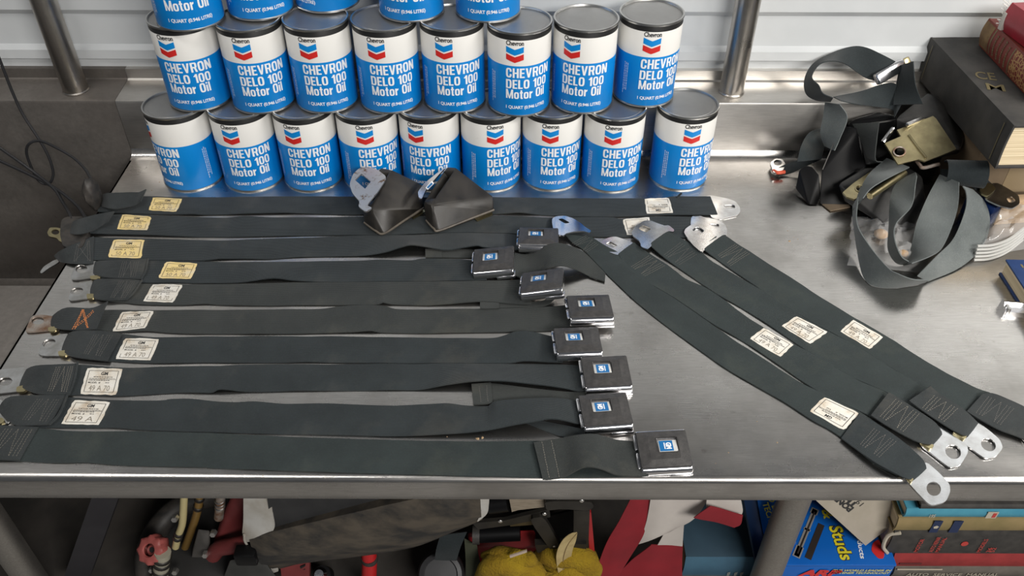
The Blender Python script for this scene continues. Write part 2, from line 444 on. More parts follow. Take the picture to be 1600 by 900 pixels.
# ================================================================== oil cans
CR, CH = .0494, .140
M_CAN = mat('can_lithograph', (.7, .7, .7), .36, 0)
v = coords(M_CAN, 'Object'); sp = N(M_CAN, 'ShaderNodeSeparateXYZ'); L(M_CAN, v, sp.inputs[0])
zc = N(M_CAN, 'ShaderNodeMath', operation='DIVIDE'); L(M_CAN, sp.outputs[2], zc.inputs[0]); zc.inputs[1].default_value = CH
band = ramp(M_CAN, zc.outputs[0], [(0, (0, .222, .64)), (.086/CH, (.76, .75, .72)), (.1272/CH, (.012, .012, .012))], 'CONSTANT')
oi = N(M_CAN, 'ShaderNodeObjectInfo'); va = N(M_CAN, 'ShaderNodeVectorMath', operation='ADD'); L(M_CAN, v, va.inputs[0])
cv = N(M_CAN, 'ShaderNodeCombineXYZ'); mm = N(M_CAN, 'ShaderNodeMath', operation='MULTIPLY'); L(M_CAN, oi.outputs['Random'], mm.inputs[0]); mm.inputs[1].default_value = 40; L(M_CAN, mm.outputs[0], cv.inputs[0]); L(M_CAN, cv.outputs[0], va.inputs[1])
sc = ramp(M_CAN, noise(M_CAN, va.outputs[0], 60, 7, .7), [(.66, (0, 0, 0)), (.84, (.35, .35, .35))])
L(M_CAN, mix(M_CAN, sc, band, (.33, .30, .26)), bsdf(M_CAN).inputs['Base Color'])
M_LID = speckled('can_lid_tin', (.40, .40, .395), (.34, .335, .33), 14, .42, .85, .04)
M_RIM = mat('can_rim_tin', (.55, .55, .54), .32, 1.0)
M_CHBLUE = mat('stripe_blue', (0, .235, .65), .4)
M_CHRED = mat('stripe_red', (.62, .022, .018), .4)

def on_can(verts2, s0, z0, r=CR+.0004):
    return [Vector((r*math.sin((x+s0)/CR), -r*math.cos((x+s0)/CR), y+z0)) for x, y in verts2]
def make_can():
    root = thing('oil_can', (0, 0, 0), '', 'oil can', 'stacked blue and white oil cans')
    MB().lathe([(CR-.001, .0022), (CR, .004), (CR, CH-.0045), (CR-.0006, CH-.0035)], 72, cap=False).build('body', M_CAN, root, local=True)
    MB().lathe([(CR-.0025, .003), (CR+.0006, .0032), (CR+.0011, .0018), (CR+.0008, .0002), (CR-.001, 0), (CR-.003, .001), (CR-.004, .003)], 72).build('base_rim', M_RIM, root, local=True)
    MB().lathe([(CR-.001, CH-.0045), (CR+.0008, CH-.004), (CR+.0012, CH-.002), (CR+.0008, CH-.0003), (CR-.0003, CH), (CR-.0016, CH-.0004), (CR-.0022, CH-.002), (CR-.0026, CH-.0034)], 72, cap=False).build('lid_rim', M_RIM, root, local=True)
    MB().lathe([(CR-.0024, CH-.0036), (CR-.0045, CH-.0042), (CR-.0075, CH-.0040), (CR-.0082, CH-.0033), (CR-.0095, CH-.0033), (.002, CH-.0030)], 72).build('lid', M_LID, root, local=True)
    # lettering: s = 0 is the middle of the stripe emblem
    s0 = -.0138
    for tx, zz, ww, hh, b in (('CHEVRON', .0672, .0735, .0158, .034), ('DELO 100', .0490, .0685, .0150, .034), ('Motor Oil', .0318, .0645, .0155, .034), ('1 QUART (0.946 LITRE)', .0126, .0660, .0072, .0199)):
        vv, ff = text_mesh(tx, ww, hh, b, .94) if b < .02 else glyph_text(tx, ww, hh); MB().add(on_can(vv, s0, zz), ff).build('lettering', M_WHITEINK, root, False, local=True)
    rnd = random.Random(3)
    for sxs in ((-.0415, -.0385, -.0355), (.0975, .1005, .1035)):       # rows of fine print running up the can
        w = MB()
        for sx in sxs:
            z0 = .016 + rnd.random()*.01
            while z0 < .072:
                ln = rnd.uniform(.0015, .0045)
                vv = [(0, 0), (.0009, 0), (.0009, ln), (0, ln)]; w.add(on_can(vv, sx, z0), [(0, 1, 2, 3)]); z0 += ln + rnd.uniform(.0007, .0014)
        w.build('fine_print', M_WHITEINK, root, False, local=True)['kind'] = 'stuff'
    k = MB(); vv, ff = text_mesh('Chevron', .0270, .0078, .028, .98); k.add(on_can(vv, -.0135, .1195), ff); k.build('brand_lettering', M_BLACKINK, root, False, local=True)
    for nm, zt, m in (('blue_stripe', .1180, M_CHBLUE), ('red_stripe', .1062, M_CHRED)):
        k = MB(); n = 12; vs = []
        for i in range(n+1):
            x = -.0135 + .027*i/n; d = .0050*(1-abs(x)/.0135)
            vs += [(x, zt-d), (x, zt-d-.0093)]
        k.add(on_can(vs, 0, 0), [(2*i, 2*i+1, 2*i+3, 2*i+2) for i in range(n)]); k.build(nm, m, root, False, local=True)
    return root
CANS = [(-.5495,1.2401,0,-62),(-.4450,1.2393,0,-8),(-.3425,1.2404,0,-12),(-.2400,1.2410,0,4),(-.1380,1.2445,0,-22),(-.0360,1.2429,0,10),(.0660,1.2459,0,-6),(.1682,1.2418,0,-8),(.2861,1.2473,0,4),
 (-.5100,1.2601,.14,-16),(-.4048,1.2531,.14,-3),(-.3022,1.2561,.14,-8),(-.1977,1.2556,.14,-10),(-.0940,1.2575,.14,-12),(.0100,1.2475,.14,-8),(.1125,1.2569,.14,-28),(.2155,1.2790,.14,-3),
 (-.4885,1.2466,.28,-2),(-.3910,1.2860,.28,0),(-.2922,1.3146,.28,-71),(-.1564,1.2819,.28,-30),(-.0385,1.2812,.28,-19)]
ordn = ['first', 'second', 'third', 'fourth', 'fifth', 'sixth', 'seventh', 'eighth', 'ninth']
def can_label(i):
    if i == 0: return 'blue and white oil can at the left end of the bottom row, emblem turned away'
    if i == 8: return 'blue and white oil can standing apart at the right end of the bottom row'
    if i < 8: return 'blue and white oil can, %s from the left in the bottom row' % ordn[i]
    if i == 9: return 'blue and white oil can at the left end of the middle row'
    if i == 16: return 'blue and white oil can at the right end of the middle row, lid stained'
    if i < 16: return 'blue and white oil can, %s from the left in the middle row' % ordn[i-9]
    return ['blue and white oil can at the left end of the cut-off top row', 'blue and white oil can, second from left in the cut-off top row',
            'oil can in the top row turned so its lettering faces left', 'oil can, fourth from left in the cut-off top row', 'oil can at the right end of the cut-off top row'][i-17]
can0 = make_can()
for i, (x, y, z, a) in enumerate(CANS):
    c = can0 if i == 0 else copy_tree(can0)
    c.location = (x, y, z); c.rotation_euler = (0, 0, math.radians(a)); c['label'] = can_label(i)
# ================================================================== seat belts
from mathutils.bvhtree import BVHTree
LAST = {}
def rounded(pts3, k=3):
    """smooth closed outline"""
    n = len(pts3); out = []
    for i in range(n):
        p0, p1, p2 = pts3[i-1], pts3[i], pts3[(i+1) % n]
        a = p1.lerp(p0, .28); b = p1.lerp(p2, .28)
        for j in range(k+1):
            t = j/k; out.append(a*(1-t)**2 + p1*2*t*(1-t) + b*t*t)
    return out
def px_plate(name, outer, hole, z, m, parent, th=.0022, zfun=None, rnd=True, hrnd=True):
    zz = (lambda u, v: z) if zfun is None else zfun
    o = [PZ(u, v, zz(u, v)) for u, v in outer]; hs = []
    if rnd: o = rounded(o)
    for h in ([hole] if hole and not isinstance(hole[0], list) else (hole or [])):
        q = [PZ(u, v, zz(u, v)) for u, v in h]; c_ = sum(q, Vector())/len(q); q = [c_ + (p_-c_)*1.13 for p_ in q]; hs.append(rounded(q) if hrnd else q)
    mb = MB(); mb.plate(o, hs, th); return mb.build(name, m, parent, True, angle=30)
def ellipse_px(u, v, a, b, rot=0, n=14, flat=None):
    out = []; c, s = math.cos(math.radians(rot)), math.sin(math.radians(rot))
    for i in range(n):
        t = 2*math.pi*i/n; x, y = a*math.cos(t), b*math.sin(t); out.append((u + x*c - y*s, v + x*s + y*c))
    return out
def quad2(quad):
    tl, tr, br, bl = [Vector(p) for p in quad]
    return lambda s, t: bl*(1-s)*(1-t) + br*s*(1-t) + tr*s*t + tl*(1-s)*t
def drape(bvh, lift, z):
    """pixel -> point lying on a piece of webbing"""
    def f(p):
        d = ray(p.x, p.y).normalized(); h = bvh.ray_cast(Vector((0, 0, H)), d) if bvh else (None,)
        if h[0] is None: return PZ(p.x, p.y, z)
        return h[0] - d*lift
    return f
def stitch(parent, quad, m, pattern='W', z=.0072, w=.0007):
    """rows of thread on a flap; quad = 4 pixel corners (tl, tr, br, bl)"""
    q2 = quad2(quad); dr_ = drape(LAST.get('top'), .0004, z); mb = MB()
    def q(s, t): return dr_(q2(s, t))
    lines = {'W': [((.05, 0), (.05, 1)), ((.16, 0), (.16, 1)), ((.27, 1), (.27, 0)), ((.27, 0), (.5, 1)), ((.5, 1), (.72, 0)), ((.72, 0), (.72, 1)), ((.84, 0), (.84, 1)), ((.95, 0), (.95, 1))],
             'A': [((.0, 0), (.42, 1)), ((.1, 0), (.46, 1)), ((.42, 1), (.58, 0)), ((.5, 1), (.62, 0)), ((.05, .1), (1, .95)), ((.12, .06), (1, .88))],
             'N': [((.1, 0), (.1, 1)), ((.22, 0), (.22, 1)), ((.1, 0), (.9, 1)), ((.1, 1), (.9, 0)), ((.78, 0), (.78, 1)), ((.9, 0), (.9, 1))],
             'II': [((.25, 0), (.25, 1)), ((.75, 0), (.75, 1))]}[pattern]
    for (a, b), (c, d) in lines:
        A, B = q(a, b), q(c, d); ln = (B-A).length; n = max(3, int(ln/.0034)); dr = (B-A).normalized(); sd = dr.cross(Vector((0, 0, 1))).normalized()*w*.5; st = lambda f: q(a+(c-a)*f, b+(d-b)*f)
        for i in range(n):
            p = st((i+.12)/n); e = st((i+.80)/n); jit = sd*random.uniform(-.8, .8); p = p+jit; e = e+jit
            mb.add([p-sd, p+sd, e+sd, e-sd, p-sd-Vector((0, 0, .002)), p+sd-Vector((0, 0, .002)), e+sd-Vector((0, 0, .002)), e-sd-Vector((0, 0, .002))], [(0, 1, 2, 3), (4, 5, 1, 0), (3, 2, 6, 7)])
    o = mb.build('stitching', m, parent, False); o['kind'] = 'stuff'; return o
def sewn_label(parent, quad, number, m=None, z=.0030, up='far', torn=0, seed=1, clipped=False):
    """paper label sewn to the webbing; quad = pixels (tl, tr, br, bl) as the printing reads"""
    rd = random.Random(seed); q2 = quad2(quad); dr_ = drape(LAST.get('webbing'), .0005, z)
    def q(s, t): return dr_(q2(s, t))
    g = 7; lm = MB(); top = []
    for j in range(g+1):
        for i in range(g+1):
            a, b = i/g, j/g; jx = rd.uniform(-.016, .016); jy = rd.uniform(-.016, .016)
            if i in (0, g) or j in (0, g): a += jx; b += jy
            if i in (0, g) and j in (0, g): a += (.5-a)*.03; b += (.5-b)*.03
            top.append(q(a, b))
    n_ = len(top); fs = []
    for j in range(g):
        for i in range(g):
            k0 = j*(g+1)+i; fs += [(k0, k0+1, k0+g+2, k0+g+1), (n_+k0, n_+k0+g+1, n_+k0+g+2, n_+k0+1)]
    rim = [i for i in range(g+1)] + [(j+1)*(g+1)+g for j in range(g)] + [g*(g+1)+g-1-i for i in range(g)] + [(g-1-j)*(g+1) for j in range(g-1)]
    for i in range(len(rim)): a, b = rim[i], rim[(i+1) % len(rim)]; fs.append((a, b, n_+b, n_+a))
    lm.add(top + [p_ - Vector((0, 0, .0008)) for p_ in top], fs); lab = lm.build('sewn_label', m or M_PAPER, parent, True)
    mb = MB(); e = .00025; up_ = Vector((0, 0, e))
    def P(s, t): return q(s, t) + up_
    def bar(a, b, c, d, w):
        A, B = P(a, b), P(c, d); sd = (B-A).cross(Vector((0, 0, 1))).normalized()*w*.5; mb.add([A-sd, A+sd, B+sd, B-sd], [(0, 1, 2, 3)])
    for a, b, c, d in ((.09, .9, .91, .9), (.91, .9, .91, .09), (.91, .09, .09, .09), (.09, .09, .09, .9)): bar(a, b, c, d, .0006)
    def tx(s, s0, t0, w, h, bold=0):
        vv, ff = text_mesh(s, w, h, bold); mb.add([P(s0+x, t0+y) for x, y in vv], ff)
    tx('GM', .44, .73, .19, .13, .03)
    for row, (t, a, b) in enumerate(((.665, .25, .78), (.605, .14, .88), (.535, .14, .72), (.45, .62, .74))):
        s = a
        while s < b:
            ln = rd.uniform(.02, .07); bar(s, t, min(b, s+ln), t, .0010 if row != 1 else .0006); s += ln + .016
    bar(.12, .575, .9, .575, .0004)
    tx('MODEL  #', .14, .41, .34, .07, .01)
    p = mb.build('print', M_BLACKINK, lab, False); p['kind'] = 'stuff'
    if number:
        mb2 = MB(); vv, ff = text_mesh(number, .58, .20, -.008); mb2.add([P(.2+x, .14+y) for x, y in vv], ff)
        mb2.build('stamped_number', M_STAMP, lab, False)
    return lab
M_STAMP = mat('faded_stamp_ink', (.22, .19, .15), .7)

# ---- buckle, built once around its top centre (x to the right, y away, z up)
BW, BD, BH = .0615, .0575, .0155
def rrect(w, d, r, z, n=4, cx=0, cy=0):
    out = []
    for sx, sy, a0 in ((1, 1, 0), (-1, 1, 90), (-1, -1, 180), (1, -1, 270)):
        for i in range(n+1):
            a = math.radians(a0 + 90*i/n); out.append(Vector((cx + sx*(w/2-r) + r*math.cos(a), cy + sy*(d/2-r) + r*math.sin(a), z)))
    return out
def loft(loops, cap0=False, cap1=True):
    mb = MB(); n = len(loops[0]); vs = [p for l in loops for p in l]; fs = []
    for j in range(len(loops)-1):
        for i in range(n): k = (i+1) % n; fs.append((j*n+i, j*n+k, (j+1)*n+k, (j+1)*n+i))
    if cap0: fs.append(tuple(range(n))[::-1])
    if cap1: fs.append(tuple((len(loops)-1)*n+i for i in range(n)))
    return mb.add(vs, fs)
def make_buckle(flip):
    sx = -1 if flip else 1
    pr = [(.0075, -BH), (.0032, -BH+.0006), (.0010, -BH+.0022), (.0002, -BH+.0050), (0, -.0078), (.0004, -.0052), (.0016, -.0030), (.0036, -.0014), (.0060, -.0008)]
    case = loft([rrect(BW-.0008-d*.35, BD-d*2, .0018, z_) for d, z_ in pr], True, True)
    case.box((.004, -BD/2-.0004, -BH-.0012), (BW/2+.0004, -BD/2+.012, -BH+.0035), None, .0006)
    case = case.build('buckle_case', M_CHROME, None, True, local=True, angle=40)
    ex, ey, ew, ed = -.0045*sx, .0040, .0245, .0205
    hole = rrect(ew, ed, .0022, .0033, 3, ex, ey); deep = rrect(ew-.001, ed-.001, .002, -.0026, 3, ex, ey)
    l0, l1, l2 = rrect(BW-.0008, BD-.0085, .0018, -.0012), rrect(BW-.0018, BD-.0096, .0018, .0004), rrect(BW*.58, BD*.54, .004, .0034)
    mb = loft([l0, l1, l2], True, False)
    n0 = len(mb.v); tri = tessellate_polygon([l2, hole]); al = l2 + hole; mb.add(al, [tuple(t) for t in tri])
    n = len(hole); mb.add(hole + deep, [(i, (i+1) % n, n+(i+1) % n, n+i) for i in range(n)] + [tuple(n+i for i in range(n))])
    cover = mb.build('buckle_cover', M_CRINKLE, None, True, local=True, angle=20); cover.parent = case
    lip = MB(); h2 = [p + Vector((0, 0, .0004)) for p in rrect(ew, ed, .0022, .0033, 3, ex, ey)]; h3 = [p + Vector((0, 0, .0004)) for p in rrect(ew+.0016, ed+.0016, .003, .0033, 3, ex, ey)]
    lip.add(h3 + h2, [(i, (i+1) % n, n+(i+1) % n, n+i) for i in range(n)]); lip = lip.build('button_bezel', M_CRINKLE, None, False, local=True); lip.parent = case
    # push button with emblem
    T = Matrix.Translation((ex - .0004*sx, ey-.0018, .0012)) @ Matrix.Scale(1.18, 4)
    fr = MB().box((-.0095, -.0068, -.002), (.0095, .0072, .0008), T @ Matrix.Rotation(math.radians(-5), 4, 'X'), .0004).build('emblem_frame', M_EMSILVER, None, True, local=True); fr.parent = case
    T2 = T @ Matrix.Rotation(math.radians(-5), 4, 'X')
    MBp = MB().box((-.0086 + .001*(1+sx), -.0060, .0), (.0086 - .001*(1-sx) - .003*0 - .0016, .0062, .0011), T2); bl = MBp.build('emblem_plate', M_EMBLUE, None, False, local=True); bl.parent = case
    R = Matrix.Rotation(math.radians(90 if not flip else -90), 4, 'Z')
    vv, ff = text_mesh('GM', .0078, .0056, .05, .9); lt = MB()
    lt.add([T2 @ (R @ Vector((x-.0039, y-.0018, 0)) + Vector((-.0004, 0, .00125))) for x, y in vv], ff)
    lt.build('emblem_lettering', M_WHITEINK, None, False, local=True).parent = case
    ul = MB(); ul.add([T2 @ (R @ Vector((x, y, 0)) + Vector((-.0004, 0, .00125))) for x, y in ((-.0039, -.0036), (.0039, -.0036), (.0039, -.0026), (-.0039, -.0026))], [(0, 1, 2, 3)])
    ul.build('emblem_underline', M_WHITEINK, None, False, local=True).parent = case
    for yy in (-.0125, .0125):
        t = MB().tube([(-BW/2-.0006, yy-.010, -.0052), (-BW/2-.0012, yy-.008, -.0050), (-BW/2-.0012, yy+.008, -.0050), (-BW/2-.0006, yy+.010, -.0052)], .0019, 8)
        t.build('roller', M_CHROME, None, True, local=True).parent = case
    return case
_bk = {}
def place_buckle(parent, quad, zf=.0195, flip=False, depth=BD-.004, roll=0.0):
    tl, tr, br, bl = quad
    f = (PZ(*tl, zf) + PZ(*tr, zf))*.5
    lo, hi = zf-.012, zf+.03
    for _ in range(40):
        zn = (lo+hi)/2; nr_ = (PZ(*br, zn) + PZ(*bl, zn))*.5
        if (f-nr_).length < depth: lo = zn
        else: hi = zn
    c = [PZ(*tl, zf), PZ(*tr, zf+roll), PZ(*br, zn+roll), PZ(*bl, zn)]
    cen = sum(c, Vector())/4; y = ((c[0]+c[1])-(c[2]+c[3])).normalized(); x = ((c[1]-c[0])+(c[2]-c[3])); x = (x - y*x.dot(y)).normalized(); z = x.cross(y)
    M = Matrix((x, y, z)).transposed().to_4x4(); M.translation = cen - parent_world(parent)
    if flip not in _bk: b = _bk[flip] = make_buckle(flip)
    else: b = copy_tree(_bk[flip])
    b.parent = parent; b.matrix_basis = M
    return b

ANCH = 'seat belts laid out on the bench'
def belt(label, at, T, B, m, z=.0022, wob=.0007, key=True):
    r = thing('seat_belt', PZ(at[0], at[1], 0), label, 'seat belt', ANCH)
    strap('webbing', px_list(T, z), px_list(B, z), m, r, wob=wob, key=(lambda p: p.x) if key else None)
    return r

# ---- row 1
r = belt('uppermost lap belt under the can row, yellow label at left, pale tongue at right', (640, 323),
 [(150,312,6),(180,311),(220,310),(280,311),(340,311),(400,310),(500,308.5),(560,309),(680,309),(772,308),(860,309),(920,309),(1005,309),(1030,309.5),(1045,306,5),(1060,305,6),(1085,305,4),(1109,305,3)],
 [(152,334,6),(185,336),(220,337),(260,338),(300,337,4),(330,338),(430,334,4),(470,335),(560,336.5),(680,335.5),(775,334),(810,331.5,5),(840,334.5),(880,336.5),(960,337.5),(1010,335),(1030,334),(1080,333,5),(1100,333,4),(1121,333.5,3)], M_WEB)
strap('fold', px_list([(156,309,4),(164,306,22),(180,305,22),(205,304,16),(216,304,12),(227,299,14)]), px_list([(158,327,8),(168,329,18),(182,330,16),(200,327,11),(212,324,8),(219,318,14)]), M_FOLD, r)
rub = MB(); bm = bmesh.new(); bmesh.ops.create_uvsphere(bm, u_segments=22, v_segments=14, radius=1)
c0 = PZ(148, 338, 0) + Vector((0, .014, .030))
for v_ in bm.verts:
    p = v_.co; k = 1 + .16*mnoise.noise(p*1.7) ; v_.co = Vector((p.x*.0115*k, p.y*.019*k, p.z*.029*k))
rub.bm(bm, Matrix.Translation(c0)); rub.build('rubber_boot', M_BLACKRUB, r)
sewn_label(r, [(238,312),(284,313.6),(275,334),(231.6,332)], '50 A 70', M_PAPERY, seed=1)
sewn_label(r, [(1051,331),(1010,332.5),(1006,309),(1045,307.5)], None, seed=2, z=.0052)
px_plate('tongue', [(1096,306),(1108,303),(1118,304.5),(1139.5,308.7),(1149,313),(1155,321),(1156,328),(1152,333.5),(1131,338),(1128.6,340.5),(1118,340.5),(1110,337)],
         [(1130,318),(1146,318),(1147.5,323),(1133,323)], .0030, M_STAINLESS, r)
MB().tube(smooth_path(px_list([(1057,307,6),(1060,304,9),(1064,300,14)]), 4), .0018, 6).build('frayed_end', M_FOLD, r)

# ---- row 2
r = belt('second lap belt from the top, yellow label and rubber-coated anchor at left', (600, 356),
 [(150,345,8),(175,340,3),(200,339),(268,341),(340,343),(360,342.4),(385,340,4),(420,341.5),(500,341.5),(560,340),(640,339),(700,338),(775,337),(840,339),(860,339.5),(920,338.5),(960,339),(970,341),(1010,337.5),(1060,336.5),(1092,337)],
 [(140,368,8),(165,369,4),(240,370,4),(300,372.5),(340,372.5),(380,372),(450,370),(560,368),(590,368),(640,366),(700,363.5),(780,364),(840,366),(900,368),(960,369),(1000,368.5),(1060,369),(1094,369)], M_WEB)
strap('fold', px_list([(110,352,8),(124,346,20),(150,339,17),(165,336,13),(178,334,15)]), px_list([(104,369,8),(122,370,18),(140,366,14),(155,359,9),(168,350,14)]), M_FOLD, r)
px_plate('rubber_boot', [(95,348),(103,343),(130,342),(137,346),(138,360),(133,378),(128,390),(112,394),(97,388),(93,370)], None, .011, M_BLACKRUB, r, .011)
px_plate('anchor_plate', [(77,360),(90,360),(100,364),(100,384),(92,381),(88,376),(76,374),(73,368)], ellipse_px(86, 367, 5.5, 3.6), .008, M_BRASS, r)
sewn_label(r, [(190,338.6),(236,342),(229.6,363),(182,362)], '50 A 70', M_PAPERY, seed=3)
sewn_label(r, [(1020,364),(979,366),(972,341.5),(1014,338)], None, seed=4)
px_plate('tongue', [(1079,335),(1094,335),(1099,337.5),(1121,341),(1131,347),(1136,357),(1134,366),(1100,372),(1078,370)], [(1108,348),(1122,348),(1122,353),(1110,353)], .0028, M_STAINLESS, r)

# ---- row 3
r = belt('third lap belt from the top with wavy edge, square yellow label at left', (480, 390),
 [(132,374,5),(160,375),(260,377),(340,378.4),(400,376),(480,373),(560,369.5),(600,368.5),(660,368),(700,364.5),(780,365),(812,367,6),(830,368,12)],
 [(134,410,5),(170,410),(240,410),(310,410),(340,406.5,4),(352,406,4),(380,406,3),(420,406.5),(470,403),(560,400.5,3),(600,395,8),(628,386,14),(643,383,16),(670,387,13),(690,390,11),(706,390,9),(722,387,12),(745,383,15),(757,386,14),(790,390,12),(830,389,12)], M_WEB)
strap('fold', px_list([(84,404,-8),(92,397,8),(110,388,14),(130,380,10),(146,373,7)]), px_list([(90,413,-8),(100,415,3),(120,416,7),(134,416,6),(145,415,5)]), M_FOLD, r)
stitch(r, [(118,386),(141,379),(144,412),(112,413)], M_THREADDK, 'N', .0115)
px_plate('anchor_plate', [(62,430),(68,421),(84,411),(92,409),(92,414),(75,424),(65,432)], None, -.006, M_ZINC, r)
sewn_label(r, [(176.4,378.4),(225.6,378.4),(220,407),(168.6,406.4)], '50 A 70', M_PAPERY, seed=5)
place_buckle(r, [(811,353),(872,356),(872,381),(810,383)], .022)
strap('tail', px_list([(664,389.5),(690,389.5),(740,390),(780,392)]), px_list([(664.5,402),(690,402.2),(740,403),(780,403)]), M_WEBBR, r, key=lambda p: p.x)
strap('tail_hem', px_list([(664,389.5,4.6),(676,389.5,4.6),(690,389.5,4.6)]), px_list([(664.5,402.5,4.6),(676,402.5,4.6),(690,402.5,4.6)]), M_WEBBR, r, n=4)

# ---- row 4
r = belt('fourth lap belt from the top, yellow label, arched tail beyond its buckle', (500, 425),
 [(150,413,4),(190,412),(230,411),(320,412),(380,412),(440,411),(550,409),(590,407,3),(640,407.5),(660,404.5,4),(700,405),(740,406.5,4),(760,407,6)],
 [(150,437,4),(190,443),(225,445),(270,444),(300,445),(340,445),(380,443,3),(425,436.5,7),(460,440,4),(520,442.5),(590,440.5),(660,440),(700,438.5),(738,437.5,4),(760,437,6)], M_WEB)
strap('fold', px_list([(147,414,2),(154,411.5,8),(180,410,8.5),(210,409,7),(231,407.5,6.5)]), px_list([(143,430,2),(152,434,7),(170,437.5,7.5),(200,439,6),(222,439.5,5.5)]), M_FOLD, r)
stitch(r, [(190,412),(218,412),(212,437),(184,437)], M_THREADDK, 'W', .0084)
MB().tube(smooth_path(px_list([(231,408,6),(229,420,7),(226,430,6),(220,438.5,5)]), 5), .0014, 6).build('fold_edge', M_FOLD, r)
px_plate('anchor_plate', [(122,413),(156,411.5),(158,436),(112,443),(110,434)], ellipse_px(127, 424.5, 8.5, 6), .0035, M_ZINC, r)
px_plate('anchor_ear', [(140,435),(156,434),(157,437),(150,441),(141,440)], None, .0062, M_BRASS, r, .003)
sewn_label(r, [(259,412.3),(309,414.4),(298,439),(246.6,438)], '50 A 70', M_PAPERY, seed=6)
place_buckle(r, [(740,389),(803,382),(802,419),(738,428)], .020, roll=.009)
strap('tail', px_list([(802,394,12),(820,397,8),(836,391,16),(852,383,28),(872,379,32),(892,384,28),(912,393,18),(930,410,8),(946,426,3.5)]),
      px_list([(802,428,12),(820,436,6),(842,426,12),(858,418,24),(876,414.5,27),(890,417,22),(904,422,14),(918,429,5),(932,436,2.5)]), M_WEBBR, r)
MB().plate([PZ(u, v, .0042) for u, v in ((920,423),(946,426),(945,438),(921,431))], (), .002).build('tail_hem', M_WEBBR, r)

# ---- row 5
r = belt('fifth lap belt from the top, white label, olive tint towards its buckle', (500, 462),
 [(145,443,5),(190,445),(224,447),(320,447.5),(380,446),(420,445),(460,443.5),(520,443),(590,441.5),(640,441),(700,440),(760,438.5,3),(812,437,6),(830,437,8)],
 [(146,471,4),(190,476),(221,479),(280,479.5),(320,477,3),(350,479),(420,479.5),(460,478.5),(530,478),(585,477),(600,473,6),(612,476,3),(660,477.5),(680,476.5,3),(730,472,6),(760,470.5,7),(800,474,6),(830,475,8)], M_WEBBR)
strap('fold', px_list([(144,446,2),(150,440.5,8.5),(175,439.5,9),(200,440,7.5),(221,441.5,7)]), px_list([(138,461,2),(150,470,7.5),(165,472.5,7),(180,472.5,6),(198,472.5,5.5)]), M_FOLD, r)
stitch(r, [(186,442),(212,443),(196,470),(171,469)], M_THREADDK, 'W', .0086)
MB().tube(smooth_path(px_list([(222,441,7),(215,452,7),(207,463,6),(197,472,5)]), 5), .0014, 6).build('fold_edge', M_FOLD, r)
px_plate('anchor_plate', [(113,452),(144,442),(150,468),(105,476)], ellipse_px(120, 459, 9, 5, -12), .0035, M_ZINC, r)
px_plate('anchor_ear', [(135,463),(147,463),(149,467),(145,470),(136,471)], None, .0062, M_BRASS, r, .003)
sewn_label(r, [(238.7,447.8),(286,447.8),(270.7,476),(223.5,474)], '49 A 70', seed=7)
place_buckle(r, [(815,426),(881,416),(880,446),(811,461)], .020, roll=.013)
strap('tail', px_list([(750,470),(780,469.5),(810,471),(840,471),(856,466,6),(866,456,14)]), px_list([(750.5,481.5),(780,481),(810,480),(840,479.5),(858,474,5),(868,463,14)]), M_WEBBR, r)
strap('tail_hem', px_list([(750,471,5),(764,471,5),(780,471,5)]), px_list([(750.5,482,5),(764,482,5),(780,481.5,5)]), M_WEBBR, r, n=4)

# ---- row 6
r = belt('sixth lap belt from the top, white label and orange zigzag stitching', (520, 504),
 [(92,494,5),(120,490,4),(150,488.5),(187,488),(240,488),(320,487),(360,486.8),(440,485.5),(500,484.5),(530,480.5,3),(570,477.8,3),(600,479,3),(620,484),(660,484.5),(700,483),(750,482.5),(800,481.5),(850,479,3),(884,476,6),(900,475,8)],
 [(92,517,4),(130,521),(187,522.5),(229,520,3),(262,523),(293,524),(340,524),(440,523.5),(500,522),(550,520,3),(580,517.5,5),(600,520.5),(660,521),(700,520),(750,519),(800,518),(860,516),(890,510,6),(900,509,8)], M_WEBBR)
strap('fold', px_list([(80,500,2),(92,490,9),(107,484.5,10),(141,485.5,9),(158,480,14),(168,474.5,22)]), px_list([(76,512,2),(90,517.5,7),(110,519.5,7),(128,520,7),(140,519,9),(150,518,11)]), M_FOLD, r)
stitch(r, [(116,488),(146,487),(154,515),(113,519)], M_THREADOR, 'A', .0108, .0011)
px_plate('anchor_plate', [(50,498),(66,496),(92,500),(92,519),(40,524.5),(42,516)], ellipse_px(59, 505.5, 9, 5.5), .0035, M_RUST, r)
px_plate('anchor_ear', [(75,516),(88,514),(90,518),(84,523),(76,522)], None, .0060, M_BRASS, r, .003)
sewn_label(r, [(190,491.5),(241,489),(228,516),(176,522.3)], '49 A 70', seed=8)
place_buckle(r, [(884,458),(952,460),(962,497),(890,494)], .0215)

# ---- row 7
r = belt('seventh lap belt from the top, clean white label, hump before its buckle', (520, 548),
 [(110,526,4),(150,524,4),(192,526),(250,530.5),(320,528.5),(360,528.5),(420,527.5),(480,528),(520,527),(600,528),(660,528.2),(720,528.5),(770,528),(790,523.5,5),(806,518,9),(830,518,10),(850,522,7),(866,525,8),(880,525,9)],
 [(112,560,4),(150,565),(171,567.5),(240,570.5),(320,568.8),(360,569),(440,568.5),(480,566.8,3),(540,568),(600,568),(660,568),(700,567.7),(770,567.3),(800,566.5,4),(820,563.5,6),(862,565,7),(880,565,9)], M_WEB)
strap('fold', px_list([(105,527,2),(114,522,9),(130,520.5,9.5),(160,521,8),(191,524.5,7)]), px_list([(94,549,2),(106,558,8),(118,562,8),(145,565.5,6.5),(168,567.5,6)]), M_FOLD, r)
stitch(r, [(146,526),(178,527),(158,561),(130,557)], M_THREADDK, 'W', .0092)
px_plate('anchor_plate', [(70,533),(110,523.5),(118,560),(57,561)], ellipse_px(77, 540.5, 9.5, 5.5, -18), .0035, M_ZINC, r)
